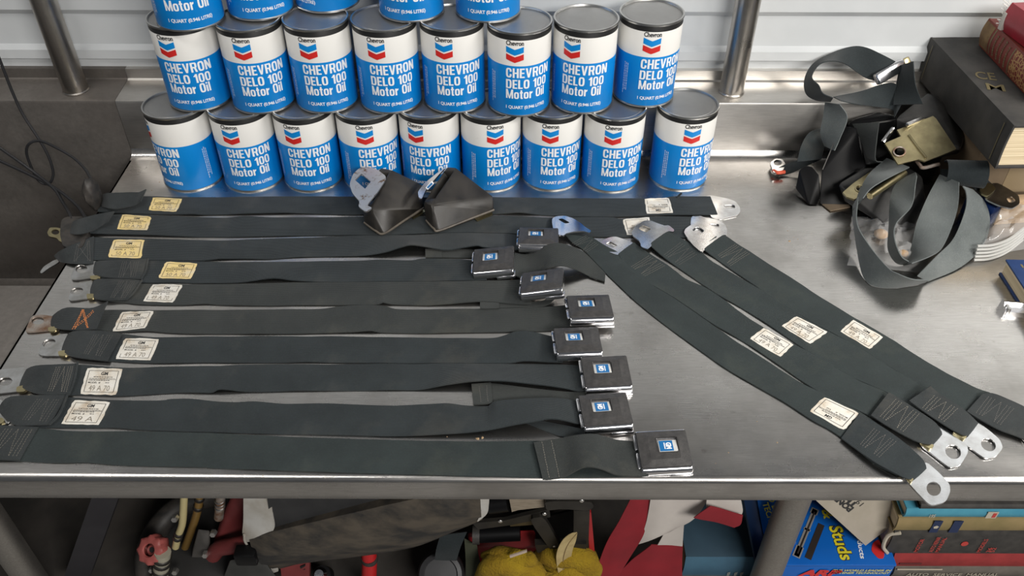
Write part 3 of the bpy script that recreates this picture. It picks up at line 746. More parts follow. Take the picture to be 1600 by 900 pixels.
px_plate('anchor_ear', [(91,553),(105,551),(108,557),(102,561),(92,560)], None, .0062, M_BRASS, r, .003)
sewn_label(r, [(196,532),(250,533),(236,566.5),(181,565)], '49 A 70', seed=9)
place_buckle(r, [(864,511),(935,508),(945,549),(869,551)], .0215)

# ---- row 8
r = belt('eighth lap belt from the top, stained label, stitched tail hanging below it', (520, 592),
 [(48,583,5),(90,577,4),(125,574),(192,578.5),(250,576.5),(320,575),(345,575),(380,572.5,3),(440,571.5),(540,571),(600,569.5),(660,569.5),(700,568.5),(800,568.5),(870,569,4),(900,570,6),(920,570,8)],
 [(48,615,4),(90,621),(130,621),(184,622.3),(230,619.5),(277,616.5),(315,616,3),(332,616,3),(345,610.5,7),(385,614,3),(420,614),(460,611.8,3),(520,611.5),(620,610),(660,609,3),(700,601,9),(740,595.5,13),(780,594.5,13),(820,597.5,11),(880,605.5,7),(903,610.5,6),(920,610,8)], M_WEB)
strap('fold', px_list([(40,583,2),(50,577.5,9.5),(64,575,10),(95,573.5,8.5),(122,572,7.5)]), px_list([(28,606,2),(42,613.5,8),(63,620.5,7),(85,621.5,6.5),(109,621,6)]), M_FOLD, r)
stitch(r, [(88,577),(116,576),(106,617),(74,616)], M_THREAD, 'W', .0096)
MB().tube(smooth_path(px_list([(122,570,8),(119,590,7.5),(114,608,6.5),(109,620,5)]), 5), .0015, 6).build('fold_edge', M_FOLD, r)
px_plate('anchor_plate', [(-26,588),(2,582),(48,578),(52,614),(-30,623),(-34,604)], ellipse_px(9, 601, 10, 6, -8), .0035, M_ZINC, r)
px_plate('anchor_ear', [(27,609),(41,606),(45,612),(38,617),(26,617)], None, .0062, M_BRASS, r, .003)
sewn_label(r, [(137,579),(192.5,580),(182,621),(126,620)], '49 A 70', seed=10)
place_buckle(r, [(906,554),(981,554),(992,605),(914,603)], .0205)
strap('tail', px_list([(738,600),(770,599),(830,606),(880,611),(915,612,6)]), px_list([(741,632),(772,628),(830,628),(880,628),(915,628,6)]), M_WEBBR, r, key=lambda p: p.x)
strap('tail_hem', px_list([(737.5,600,5.5),(755,598.5,5.5),(768,597.5,5)]), px_list([(741,632,5.5),(758,631,5.5),(771,629,5)]), M_WEBBR, r, n=4, th=.0022)
stitch(r, [(744,603),(767,601),(769,627),(747,629)], M_THREADDK, 'II', .0062)

# ---- row 9
r = belt('ninth lap belt from the top, torn white label, belt rising to its buckle', (480, 655),
 [(20,630,5),(60,626,4),(109,625),(173,629),(249,629),(267,627),(300,626.5),(340,630.5),(370,631),(400,629.8,4),(450,633),(510,631.8),(560,634),(630,634.5),(685,631,4),(705,631,4),(730,634),(764,634.5,3),(771,628,8),(800,624,12),(850,621,14),(880,622,14),(905,626,10),(920,626,9)],
 [(22,666,4),(50,671),(80,672.5),(178,672.2),(222,675),(300,677.2),(400,679.5),(500,680.6),(560,681.5),(620,682,3),(700,678,6),(760,672,10),(810,662.5,16),(840,657,19),(860,653.5,20),(880,655.5,18),(905,661,12),(920,661,10)], M_WEB)
strap('fold', px_list([(0,640,2),(8,629,9),(20,624,10),(60,622,9),(107,621.5,7.5)]), px_list([(-4,645,2),(12,660,8.5),(26,669,7.5),(50,669,7),(79,668,6)]), M_FOLD, r)
stitch(r, [(58,627),(96,628),(74,664),(34,661)], M_THREADDK, 'W', .0096)
MB().tube(smooth_path(px_list([(106.5,621,8),(99,640,8),(90,656,7),(78,668,5.5)]), 5), .0016, 6).build('fold_edge', M_FOLD, r)
px_plate('anchor_plate', [(-70,640),(-40,632),(8,628),(20,668),(-66,680)], ellipse_px(-40, 655, 11, 7), .0035, M_ZINC, r)
px_plate('anchor_ear', [(-8,660),(4,657),(9,662),(3,667),(-8,668)], None, .0062, M_BRASS, r, .003)
sewn_label(r, [(117,629.5),(174,632),(155.6,668),(96,667)], '49 A', seed=11)
place_buckle(r, [(904,611),(979,614),(993,667),(914,663)], .0205)
strap('tail', px_list([(812,653),(840,656),(870,661),(905,668,5),(930,674,6)]), px_list([(826,661),(850,671),(880,681.5),(900,683,3),(925,684,6)]), M_WEB, r)

# ---- row 10
r = belt('nearest lap belt along the front edge, greenish webbing, tail flap folded back', (480, 712),
 [(-30,671,3),(0,672),(60,673),(115,678),(222,677.5),(300,679),(380,681.5),(500,686),(620,688.5),(730,690),(840,688.5),(900,688),(985,688,4),(1010,688,6)],
 [(-36,721,3),(0,723),(31,724.5),(89,727.5),(138,726.7),(193,730.5),(320,732.5),(340,734),(500,738.5),(640,742),(740,744),(850,745.5),(920,745),(1000,742,4),(1015,741,6)], M_WEBG)
strap('fold', px_list([(-40,668,5),(-10,669,6.5),(30,670.5,6),(61,671.5,5)]), px_list([(-46,720,5),(-20,722,6.5),(8,722.5,6),(32,723,5)]), M_FOLD, r)
stitch(r, [(8,674),(54,675),(30,718),(-24,716)], M_THREAD, 'W', .0068)
place_buckle(r, [(993,666),(1073,672.5),(1088,733),(1003,729)], .0205, True)
strap('tail', px_list([(836,691,5),(860,687,5),(882,683,7),(905,678.5,15),(930,677,17),(950,682,12),(965,686,9),(992,688,8),(1010,688,8)]),
      px_list([(850,748,5),(866,747.5,5),(884,744,7),(911,730,18),(930,729,20),(948,734,15),(966,741,9),(997,742.5,8),(1012,742,8)]), M_WEBBR, r)
strap('tail_hem', px_list([(835.5,691,6.5),(848,688.5,6.5),(866,685.5,6.6)]), px_list([(850,748.5,6.5),(860,748.5,6.5),(876,746.5,6.8)]), M_WEBBR, r, n=4, th=.0014)
stitch(r, [(841,690),(870,686),(884,744),(852,747)], M_THREAD, 'II', .0078)

# ---- diagonal belts (A = right / far edge, B = left / near edge)
def dbelt(label, at, R, Lf, m): return belt(label, at, R, Lf, m, key=False)
# fourth (right-hand) first, it lies lowest
r = dbelt('right-hand diagonal belt, dull steel tongue, label near its middle', (1330, 490),
 [(1127,361,6),(1149,377),(1172,391),(1195.5,406.6),(1233,429),(1281,460),(1334,492),(1387,522),(1432,550.6),(1477.6,577),(1527,601.6),(1553,611),(1600,635.6),(1630,650)],
 [(1095,384,6),(1116,400),(1140,417),(1179,443),(1209.5,464),(1262,496),(1311.5,522),(1345.5,541),(1406,578),(1447,603),(1490,628),(1520,645),(1566,667),(1600,680)], M_WEBG)
stitch(r, [(1136,383),(1152,378),(1176,397),(1124,399)][:0] or [(1148,378),(1172,394),(1142,414),(1120,396)], M_THREAD, 'W', .0036)
px_plate('tongue', [(1068,362),(1070,356),(1078,350),(1094,343.5),(1099,344.5),(1127,358),(1135,361.5),(1135.5,365),(1128,365),(1100,386),(1100.7,389),(1095,391.5),(1082,381)], [(1081,357),(1090,352),(1100,358.4),(1091,364.6)], .0062, M_STAINLESS, r)
sewn_label(r, [(1333.4,496),(1381,523),(1360,542),(1312.4,513.7)], '49 A 70', seed=15)
strap('fold', px_list([(1536,611,8),(1553,609.5,9),(1580,620,9),(1604,631,9),(1630,646,8)]), px_list([(1512,638,6),(1530,649,7),(1562,666,7),(1590,676,6),(1612,686,5)]), M_FOLD, r)
stitch(r, [(1544,613),(1588,633),(1566,660),(1524,640)], M_THREADDK, 'W', .0096)
px_plate('anchor_plate', [(1588,668),(1594,662),(1640,660),(1670,690),(1650,712),(1622,704)], ellipse_px(1640, 688, 11, 8), .0035, M_ZINC, r)
# third
r = dbelt('third diagonal belt from the left, bright tongue over the second row belt', (1250, 500),
 [(1041,359,8),(1060,368,5),(1080,380),(1096,392),(1112,406),(1140,422),(1178,444),(1206,460),(1251,490),(1296,515),(1345.5,540),(1402,576),(1451,602),(1490,624),(1520,645)],
 [(1011,378,8),(1032,396,5),(1053,412),(1080,430),(1120,457),(1153,475),(1202,505),(1262,545),(1296,566),(1338,588),(1380,606),(1428.6,630),(1470,655),(1495,668)], M_WEBG)
stitch(r, [(1062,376),(1090,396),(1062,413),(1036,396)], M_THREADDK, 'W', .0046)
px_plate('tongue', [(986,362),(992,352),(1006,343),(1016,343),(1026,347),(1038,351),(1044,350),(1053,357),(1052,360.5),(1043,359),(1016,378),(1018,382),(1012,388),(1001,384),(1000,376),(988,367)], [(997.6,356),(1004,350.4),(1016,355.6),(1009,361.6)], .0092, M_STAINLESS, r)
sewn_label(r, [(1245,491),(1294.5,515.5),(1266,534),(1221.4,506.7)], '49 A 70', seed=14)
strap('fold', px_list([(1455,599,17),(1466,608,9),(1485,620,9.5),(1505,633,10),(1524,650,9),(1531,658,2)]), px_list([(1422,622,11),(1438,634,8),(1462,650,8),(1488,666,8),(1508,676,8),(1516,677,2)]), M_FOLD, r)
stitch(r, [(1460,612),(1500,634),(1478,656),(1440,632)], M_THREAD, 'W', .0102)
px_plate('anchor_plate', [(1486,672),(1520,648),(1545,666),(1564,682),(1569,695),(1557,709),(1541,712),(1516,694)], ellipse_px(1546, 690, 11, 8.5, 30), .0035, M_STAINLESS, r)
px_plate('anchor_ear', [(1490,670),(1497,668),(1513,677),(1508,682)], None, .0062, M_BRASS, r, .003)
# second
r = dbelt('second diagonal belt from the left, label stained pink-brown, tongue half hidden', (1180, 520),
 [(990,377,4),(1012,393),(1036,408),(1056,422),(1072,434),(1100,446),(1134,468),(1172,496),(1225,526),(1277.5,553),(1311,573),(1345,592),(1387,610),(1430,640),(1462,664)],
 [(966,395,4),(982,421),(1000,433),(1012,440),(1048,460),(1076,478),(1113,503),(1164,532),(1213,564),(1251,590),(1281,609),(1330,632),(1364,648),(1400,668),(1440,688)], M_WEBG)
stitch(r, [(1013,397),(1040,414),(1008,431),(985,415)], M_THREAD, 'W', .0036)
px_plate('tongue', [(940,376),(948,371),(958,368.5),(964,369),(976,373),(989,378),(985,386),(966,398),(950,392),(938,384)], [(946,380),(953,376.4),(964,382),(957,386)], .0030, M_STAINLESS, r)
sewn_label(r, [(1194,509.5),(1241,535.4),(1220,555),(1172,527)], '49 A 70', seed=13)
strap('fold', px_list([(1390,609,9),(1412,622,9.5),(1440,640,10),(1462,655,11),(1472,668,9),(1474,676,2)]), px_list([(1362,645,7.5),(1385,660,8),(1412,675,8.5),(1436,686,9),(1454,690,8),(1462,690,2)]), M_FOLD, r)
stitch(r, [(1400,618),(1440,643),(1414,672),(1374,646)], M_THREAD, 'W', .0104)
px_plate('anchor_plate', [(1438,690),(1466,657),(1490,671),(1513,690),(1514.5,702),(1503,722),(1486,727),(1462,708)], ellipse_px(1491, 701.5, 11.5, 9.5, 30), .0036, M_STAINLESS, r)
px_plate('anchor_ear', [(1438,687),(1446,686),(1462,691),(1456,698)], None, .0064, M_BRASS, r, .003)
# first
r = dbelt('left-hand diagonal belt with blue-reflecting tongue, upside-down label, end over bench edge', (1130, 545),
 [(925,370,9),(946,383,5),(968,395,3),(985,419,4.2),(1003,433,4.4),(1022,446,3.5),(1050,462),(1087,487),(1148,529),(1194,558),(1251,594),(1285,611),(1345.5,641),(1383,666),(1413.6,688),(1438,708,4)],
 [(882,365,8),(895,379,5),(912,390),(945,424),(966,444),(993,469),(1040,506),(1100,549),(1138,575),(1190.6,605),(1228,626),(1270,653),(1300,669),(1332,692),(1368,720),(1404,738,4)], M_WEBG)
stitch(r, [(915,366),(936,381),(918,394),(892,379)], M_THREADDK, 'W', .0072)
px_plate('tongue', [(862,341),(868,337.5),(882,336.5),(894,340),(906,347),(914,354),(923,359.5),(921,363),(911,360),(896,361),(884,364),(880,367.5),(872,366),(864,358),(862,348)], [(872,342.4),(878,341),(889,347),(882,348.4)], 0, M_CHROME, r, .0022, zfun=lambda u, v: .0080 + (v-337)*.00026)
sewn_label(r, [(1320,669),(1265.6,639),(1289,616.5),(1344,642)], None, seed=12)
strap('fold', px_list([(1345,642,4.5),(1383,665,7),(1413,686,9),(1436,706,11),(1447,718,10),(1450,731,2)]), px_list([(1316,681,4.5),(1345,702,6.5),(1372,720,8),(1402,736,9),(1420,744,9),(1434,746,2)]), M_WEB, r)
stitch(r, [(1366,664),(1404,686),(1376,712),(1344,690)], M_THREADDK, 'W', .0092)
px_plate('anchor_plate', [(1410,737),(1448,716),(1468,733),(1486,752),(1487,764),(1480,780),(1456,786.5),(1432,762)], ellipse_px(1461, 759.5, 10.5, 9.5, 40), .0040, M_STAINLESS, r)
px_plate('anchor_ear', [(1410,735),(1416,734),(1430,744),(1426,750)], None, .0068, M_BRASS, r, .003)
# ================================================================== retractor boots, wires
def hull(pts, bev=.004, seg=3):
    bm = bmesh.new()
    for p in pts: bm.verts.new(p)
    r_ = bmesh.ops.convex_hull(bm, input=bm.verts)
    dead = [g for g in r_['geom_interior'] if isinstance(g, bmesh.types.BMVert)]
    if dead: bmesh.ops.delete(bm, geom=dead, context='VERTS')
    bmesh.ops.dissolve_limit(bm, angle_limit=math.radians(6), verts=bm.verts, edges=bm.edges)
    bmesh.ops.recalc_face_normals(bm, faces=bm.faces)
    if bev: bmesh.ops.bevel(bm, geom=list(bm.edges), offset=bev, segments=seg, affect='EDGES', profile=.5, clamp_overlap=True)
    return bm
def pxz(pts): return [PZ(u, v, z) for u, v, z in pts]
def cut(o, cutter):
    md = o.modifiers.new('b', 'BOOLEAN'); md.object = cutter; md.operation = 'DIFFERENCE'; md.solver = 'EXACT'
    dg = bpy.context.evaluated_depsgraph_get(); dg.update()
    me = bpy.data.meshes.new_from_object(o.evaluated_get(dg)); o.modifiers.clear(); old = o.data; o.data = me; me.name = old.name
    bpy.data.objects.remove(cutter, do_unlink=True)
def frame_box(name, c, ax, ay, az, sx, sy, sz, m, parent, bev=0):
    """box of size sx, sy, sz about c with the given axes"""
    ax = Vector(ax).normalized(); ay = Vector(ay); ay = (ay - ax*ay.dot(ax)).normalized(); az_ = ax.cross(ay)
    M_ = Matrix((ax, ay, az_)).transposed().to_4x4(); M_.translation = Vector(c)
    return MB().box((-sx/2, -sy/2, -sz/2), (sx/2, sy/2, sz/2), M_, bev).build(name, m, parent, True)
def boot(label, P, flange, tab, chrome, emblem):
    r = thing('retractor_boot', PZ(P['a'][0], P['a'][1], 0), label, 'belt retractor', 'plastic boots standing on the belts')
    top = pxz(P.values()); low = [Vector((p.x*.96 + .04*top[0].x, p.y, .0032)) for p in top]
    body = MB(); body.bm(hull(top + low, .0085, 4)); body = body.build('housing', M_PLASTIC, r, True, angle=60)
    e, d, h, f = (PZ(*P[k]) for k in 'edhf')
    sl0 = (e+d)*.5; sl1 = (h+f)*.5; ax = (sl1-sl0); nr = (d-f).cross(h-e).normalized()
    if nr.z < 0: nr = -nr
    mid = sl0.lerp(sl1, .5); side = ax.cross(nr)
    cutter = frame_box('cutter', mid, ax, side, nr, ax.length*.76, .019, .05, M_DARK, None, .002)
    bpy.context.view_layer.update(); cut(body, cutter)
    body.data.materials.clear(); body.data.materials.append(M_PLASTIC)
    a, a2, b, g = (PZ(*P[k]) for k in ('a', 'a2', 'b', 'g'))
    MB().tube(smooth_path([g+Vector((0, 0, -.004)), a2, a, a.lerp(b, .5), b], 6), .0018, 8).build('flange', speckled('tan_scuffed_rim', (.13, .11, .085), (.07, .06, .05), 60, .5), r)
    px_plate('bracket_tab', tab, None, .0050, M_BRASS, r, .0022, rnd=False)
    return r
b1 = boot('plastic belt retractor boot with rusty square-holed tongue plate, left of the pair',
 dict(a=(600,366,.008), a2=(586,362,.010), b=(661,326,.010), c=(660,290,.024), d=(612,267,.058), h=(579,328,.042), e=(592,263,.054), f=(566,320,.034), g=(568,346,.014)), None, [(641,338),(662,328),(663,332),(645,342)], None, None)
M_GALV = speckled('rust-spotted_galvanised', (.52, .55, .57), (.48, .50, .50), 30, .42, .9)
v_ = coords(M_GALV, 'Object'); sp_ = ramp(M_GALV, noise(M_GALV, v_, 75, 6, .7), [(.56, (0, 0, 0)), (.66, (1, 1, 1))])
L(M_GALV, mix(M_GALV, sp_, (.56, .58, .60), (.20, .12, .06)), bsdf(M_GALV).inputs['Base Color'])
px_plate('tongue', [(545,290),(550,274),(560,264),(576,262),(588,266),(604,278),(588,303),(572,322),(581,326),(571,333),(559,324),(561,316),(550,304)], [(555,283),(564,274),(577,285),(569,295)], 0, M_GALV, b1, .0025, zfun=lambda u, v: .052+(325-v)/60*.012, hrnd=False)
b2 = boot('plastic belt retractor boot with open slot and small emblem, right of the pair',
 dict(a=(686,361,.008), a2=(677,358,.010), b=(771,328,.010), c=(770,307,.024), d=(711,262,.058), h=(674,321,.042), e=(697,261,.054), f=(661,317,.034), g=(665,342,.014)), None, [(740,341),(768,330),(769,335),(745,345)], None, None)
px_plate('chrome_flange', [(652,300),(662,287),(688,266),(695,262.5),(683,275),(664,298),(658,312),(653,309)], None, 0, M_CHROME, b2, .003, zfun=lambda u, v: .044+(320-v)/60*.013)
zf_ = lambda v: .0455+(320-v)/60*.013
MB().plate([PZ(u, v, zf_(v)) for u, v in ((664,294),(674,283),(677,287),(667,297))], (), .001).build('emblem', M_WHITEINK, b2, False)
MB().plate([PZ(u, v, zf_(v)+.0006) for u, v in ((666,293.5),(673,286),(675,288),(668,295))], (), .001).build('emblem_field', M_EMBLUE, b2, False)

def wire(label, pts, rad=.0024):
    P = [PY(u, v, y) for u, v, y in pts]; c = P[-1]
    o = MB().tube(smooth_path(P, 8), rad, 8).build('cable', M_WIRE, None, True, origin=c)
    tag(o, label, 'cable', 'loose cables hanging in the sink corner')
wire('black cable with a curled loop hanging left of the cans', [(-10,80,1.285),(4,115,1.283),(18,150,1.28),(35,185,1.275),(62,226,1.265),(75,250,1.26),(82,274,1.255),(78,289,1.25),(69,292,1.25),(57,284,1.25),(46,262,1.25),(40,242,1.25),(45,229,1.25),(62,225,1.25),(90,237,1.23),(115,252,1.21),(133,270,1.18),(143,288,1.15)])
wire('black cable passing under the curled cable, ending behind the second belt', [(-20,222,1.27),(0,237,1.26),(30,258,1.24),(60,280,1.22),(85,301,1.19),(97,320,1.16),(105,333,1.13),(112,347,1.10)], .0028)
wire('lowest black cable running down to the second belt anchor', [(-20,248,1.26),(0,257,1.25),(40,275,1.23),(70,290,1.21),(95,305,1.18),(120,326,1.14),(134,346,1.09)], .0028)

# ================================================================== heap of retractors on the right
def at_dist(p0, u, v, w, far=False):
    """point on the pixel's ray at distance w from p0"""
    d = ray(u, v).normalized(); o = Vector((0, 0, H)); oc = o - p0
    b = oc.dot(d); c = oc.dot(oc) - w*w; D = b*b - c
    t = -b + ((math.sqrt(D) if far else -math.sqrt(D)) if D > 0 else 0)
    return o + d*t
def ribbon(name, st, m, parent, far=False, w=.047, n=None, th=.0014):
    """stations (uA, vA, z mm, uB, vB): edge A on its height, edge B a belt's width away"""
    A = [PZ(s[0], s[1], s[2]*.001) for s in st]; B = []
    for a, s in zip(A, st):
        fr = s[5] if len(s) > 5 else far
        q = at_dist(a, s[3], s[4], w, fr)
        B.append(q)
    strap_mesh.up = False
    o = strap(name, A, B, m, parent, n=n or max(20, len(st)*7), th=th, crown=0)
    strap_mesh.up = True
    return o
GRP = 'tangled retractor belts heaped at the right'
# big faded loop
r = thing('retractor_belt', PZ(1440, 400, 0), 'faded grey retractor belt uncoiled in big loops at the front of the heap', 'seat belt', GRP)
ribbon('webbing', [(1384,243,62,1420,257),(1356,268.5,60,1386,274),(1339,298,58,1360,290),(1331,325,52,1347,306)], M_WEBGREY, r, False)
ribbon('webbing', [(1331,318,50,1339,305),(1332,343,34,1338,346),(1338,386,12,1358,381),(1348,428,2,1386,414),(1366,444,1,1402,424),(1404,446,1,1426,433),(1445,438,2,1452,434)], M_WEBGREY, r, False)
ribbon('webbing', [(1450,436,2,1434,428),(1494,417,4,1463,396),(1524,394,8,1486,373),(1542,366,16,1499,348),(1546,335,28,1509,317),(1537,309,44,1509,296),(1519,291,58,1504,286)], M_WEBGREY, r, False)
ribbon('webbing', [(1467,268,64,1497,280),(1448,304,50,1496,317),(1432,343,32,1486,353),(1425,373,16,1471,383),(1419,398,5,1452,396),(1411,410,2,1424,407)], M_WEBGREY, r, False)
ribbon('webbing', [(1416,409,2,1420,404),(1400,406,5,1408,395),(1388,385,16,1398,368),(1389,353,30,1401,345),(1391,304,48,1424,318),(1404,279,58,1430,284),(1430,266,64,1432,272)], M_WEBGREY, r, False)
# dark roll at the top of it
r2 = thing('retractor_belt', PZ(1510, 300, 0), 'dark belt end rolled into a tube beside the large black book', 'seat belt', GRP)
ax0 = PZ(1474, 262, .072); ax1 = PZ(1536, 266, .075); a_ = (ax1-ax0).normalized(); ux = Vector((0, 0, 1)); ux = (ux - a_*ux.dot(a_)).normalized(); uy = a_.cross(ux)
A = []; B = []
for i in range(26):
    t = math.radians(-60 + 300*i/25); rr = .022 + .0035*math.sin(t*1.3) + .004*(i/25)
    A.append(ax0 + (ux*math.cos(t)*.9 + uy*math.sin(t)*1.05)*rr*.9); B.append(ax1 + (ux*math.cos(t)*.95 + uy*math.sin(t)*1.05)*rr)
strap_mesh.up = False; strap('webbing', A, B, M_WEB, r2, n=60, th=.0014, crown=0)
strap('webbing', [B[2].lerp(A[2], .3), PZ(1540,275,.05), PZ(1548,283,.045)], [B[2].lerp(A[2], .8), PZ(1520,290,.05), PZ(1540,300,.045)], M_WEB, r2, th=.0014, crown=0); strap_mesh.up = True
px_plate('tongue', [(1536,285),(1557,280),(1575,290),(1591,300),(1593,313),(1580,321),(1560,316),(1538,306)], [(1572,305),(1580,302),(1586,309),(1577,312)], .050, M_STAINLESS, r2, .0025)
px_plate('tongue_guard', [(1530,284),(1546,280),(1556,290),(1542,302),(1530,296)], None, .054, M_BRASS, r2, .003)
# retractor with gold plate
r3 = thing('belt_retractor', PZ(1440, 262, 0), 'black belt retractor with gold plated bracket and round hole on top of the heap', 'belt retractor', GRP)
M_ROUGHBLK = speckled('dusty_black_case', (.010, .010, .0105), (.026, .025, .023), 30, .45, 0, .2)
MB().bm(hull(pxz([(1398,180,.118),(1447,141,.138),(1459,146,.138),(1466,170,.126),(1500,228,.088),(1512,192,.080),(1478,148,.085),(1430,250,.045),(1496,236,.045),(1398,215,.08),(1470,236,.05)]), .003, 2)).build('case', M_ROUGHBLK, r3, True, angle=50)
zp = lambda u, v: .1215 - (v-177)*.00052
px_plate('bracket', [(1400,199),(1408,196),(1456,177),(1461,181),(1493,228),(1470,238),(1444,248),(1434,245),(1402,253),(1381,220),(1406,209)], ellipse_px(1404, 233, 7, 5.5), 0, M_BRASS, r3, .003, zfun=lambda u, v: zp(u, v)+.005, rnd=False)
rim_ = [PZ(u, v, zp(u, v)+.0058) for u, v in ellipse_px(1404, 233, 9.2, 7.2, 0, 20)]
MB().tube(rim_+[rim_[0]], .0013, 8).build('hole_rim', M_RUST, r3)
MB().tube([PZ(u, v, zp(u, v)+.0052) for u, v in ((1418,207),(1432,226),(1446,243))], .0022, 8).build('pressed_ridge', M_BRASS, r3)
frame_box('spool_slot', PZ(1428, 186, .1235), PZ(1456,176,.12)-PZ(1405,197,.12), (0, 1, .3), (0, 0, 1), .040, .006, .006, M_ZINC, r3, .001)
MB().tube(smooth_path(pxz([(1430,246,.078),(1436,254,.074),(1442,258,.072),(1466,252,.074)]), 5), .003, 8).build('spool_pin', M_RUST, r3)
# left black retractor box
r4 = thing('belt_retractor', PZ(1290, 315, 0), 'black plastic belt retractor box with round cap at the left of the heap', 'belt retractor', GRP)
MB().bm(hull(pxz([(1279,318,.001),(1282,264,.045),(1312,192,.095),(1340,196,.095),(1352,255,.05),(1340,318,.002),(1360,300,.002),(1345,240,.002),(1300,240,.02)]), .003, 2)).build('case', M_BLACKPL, r4, True, angle=40)
MB().bm(hull(pxz([(1278,318,.001),(1262,318,.001),(1241,292,.006),(1247,262,.04),(1256,255,.046),(1268,256,.048),(1280,270,.040),(1282,300,.014)]), .005, 3)).build('end_cap', M_BLACKPL, r4, True, angle=60)
MB().tube(pxz([(1284,262,.048),(1312,195,.0975)]), .0008, 6).build('mould_line', M_THREADDK, r4)
ribbon('webbing', [(1244,250,42,1282,246),(1250,225,56,1286,226),(1262,205,66,1290,208),(1280,197,68,1296,204)], M_WEB, r4, True)
# strap with metal eye
r5 = thing('retractor_belt', PZ(1225, 275, 0), 'short strap with steel eye and red sleeve left of the heap', 'seat belt', GRP)
px_plate('anchor_eye', [(1202,252),(1210,245),(1222,246),(1226,254),(1222,264),(1208,268),(1205,260)], ellipse_px(1214, 251.5, 6, 4), .012, M_ZINC, r5, .004)
MB().tube(smooth_path(pxz([(1207,264,.010),(1214,267,.011),(1225,266,.011)]), 4), .0032, 8).build('red_sleeve', mat('red_sleeve', (.62, .09, .04), .5), r5)
strap('webbing', pxz([(1214,260,.012),(1230,252,.016),(1252,246,.026),(1275,240,.036)]), pxz([(1216,272,.004),(1234,268,.006),(1258,257,.016),(1282,246,.030)]), M_FOLD, r5)
# upper loop with chrome buckle
r6 = thing('retractor_belt', PZ(1330, 240, 0), 'dark belt arching in a high loop against the wall, chrome buckle at its end', 'seat belt', GRP)
ribbon('webbing', [(1296,155,118,1300,149),(1274,153,124,1284,142),(1258,143,132,1278,130),(1256,120,144,1267,117),(1269,97,158,1279,98),(1298,80,170,1298,93),(1328,70,178,1318,97),(1350,71,180,1334,108),(1376,82,176,1352,119),(1399,94,168,1370,124)], M_WEB, r6, False)
ribbon('webbing', [(1300,149,122,1312,155),(1342,140,132,1336,160),(1376,128,140,1362,163),(1398,128,140,1392,168),(1412,150,128,1396,180)], M_WEB, r6, False)
ribbon('webbing', [(1287,157,116,1310,160),(1284,180,96,1322,181),(1280,205,76,1310,214),(1286,225,56,1302,232)], M_WEBGREY, r6, False)
ribbon('webbing', [(1330,190,96,1372,187),(1342,212,84,1368,214),(1352,240,64,1366,246),(1360,252,54,1378,250)], M_WEBBR, r6, False)
c0, c1 = PZ(1367, 121, .150), PZ(1409, 96, .166)
frame_box('buckle', (c0+c1)/2, c1-c0, (0, .6, .8), (0, 0, 1), (c1-c0).length, .020, .013, M_CHROME, r6, .003)
frame_box('buckle_end', PZ(1414, 94, .166), c1-c0, (0, .6, .8), (0, 0, 1), .012, .017, .010, M_BRASS, r6, .002)
MB().tube(pxz([(1378,219,.088),(1394,197,.104)]), .004, 10).build('chrome_pin', M_CHROME, r6)
r8 = thing('belt_retractor', PZ(1372, 262, 0), 'black box added to fill the dark gap in the middle of the heap', 'belt retractor', GRP)  # added black mass, supplies the darkness between the straps
MB().bm(hull(pxz([(1322,184,.088),(1372,170,.100),(1400,176,.104),(1402,226,.070),(1392,256,.040),(1350,258,.040),(1334,250,.020),(1330,215,.030),(1396,250,.010)]), .004, 3)).build('case', M_BLACKPL, r8, True, angle=45)
ribbon('webbing', [(1404,98,165,1424,92),(1398,128,140,1428,128),(1394,160,122,1440,158)], M_WEB, r8, False)
MB().tube(pxz([(1340,192,.0935),(1398,184,.1045)]), .0016, 8).build('case_rib', M_ROUGHBLK, r8)
# lower retractor with gold mechanism
r7 = thing('belt_retractor', PZ(1390, 350, 0), 'worn retractor with gold bar bracket lying inside the grey loops', 'belt retractor', GRP)
MB().bm(hull(pxz([(1308,284,.045),(1318,312,.020),(1346,326,.012),(1398,360,.003),(1428,352,.003),(1446,305,.035),(1440,270,.050),(1420,258,.055),(1350,258,.058),(1345,280,.002),(1440,320,.002)]), .003, 2)).build('case', M_ROUGHBLK, r7, True, angle=45)
px_plate('bracket', [(1316,297),(1332,283),(1362,262),(1380,258),(1372,276),(1350,300),(1334,308),(1322,304)], ellipse_px(1342, 291, 4.5, 3.5), .060, M_BRASS, r7, .003, rnd=False)
rim_ = [PZ(u, v, .0605) for u, v in ellipse_px(1342, 291, 6.5, 5, 0, 18)]; MB().tube(rim_+[rim_[0]], .001, 6).build('hole_rim', M_BRASS, r7)
MB().tube(pxz([(1358,303,.058),(1412,266,.066)]), .0055, 12).build('spool_rod', M_BRASS, r7)
px_plate('paper_scrap', [(1283,315),(1323,309),(1328,320),(1297,326)], None, .003, mat('brown_card', (.20, .15, .10), .8), None, .0015, rnd=False)
o = bpy.data.objects['paper_scrap']; tag(o, 'scrap of brown card under the left retractor', 'card scrap')

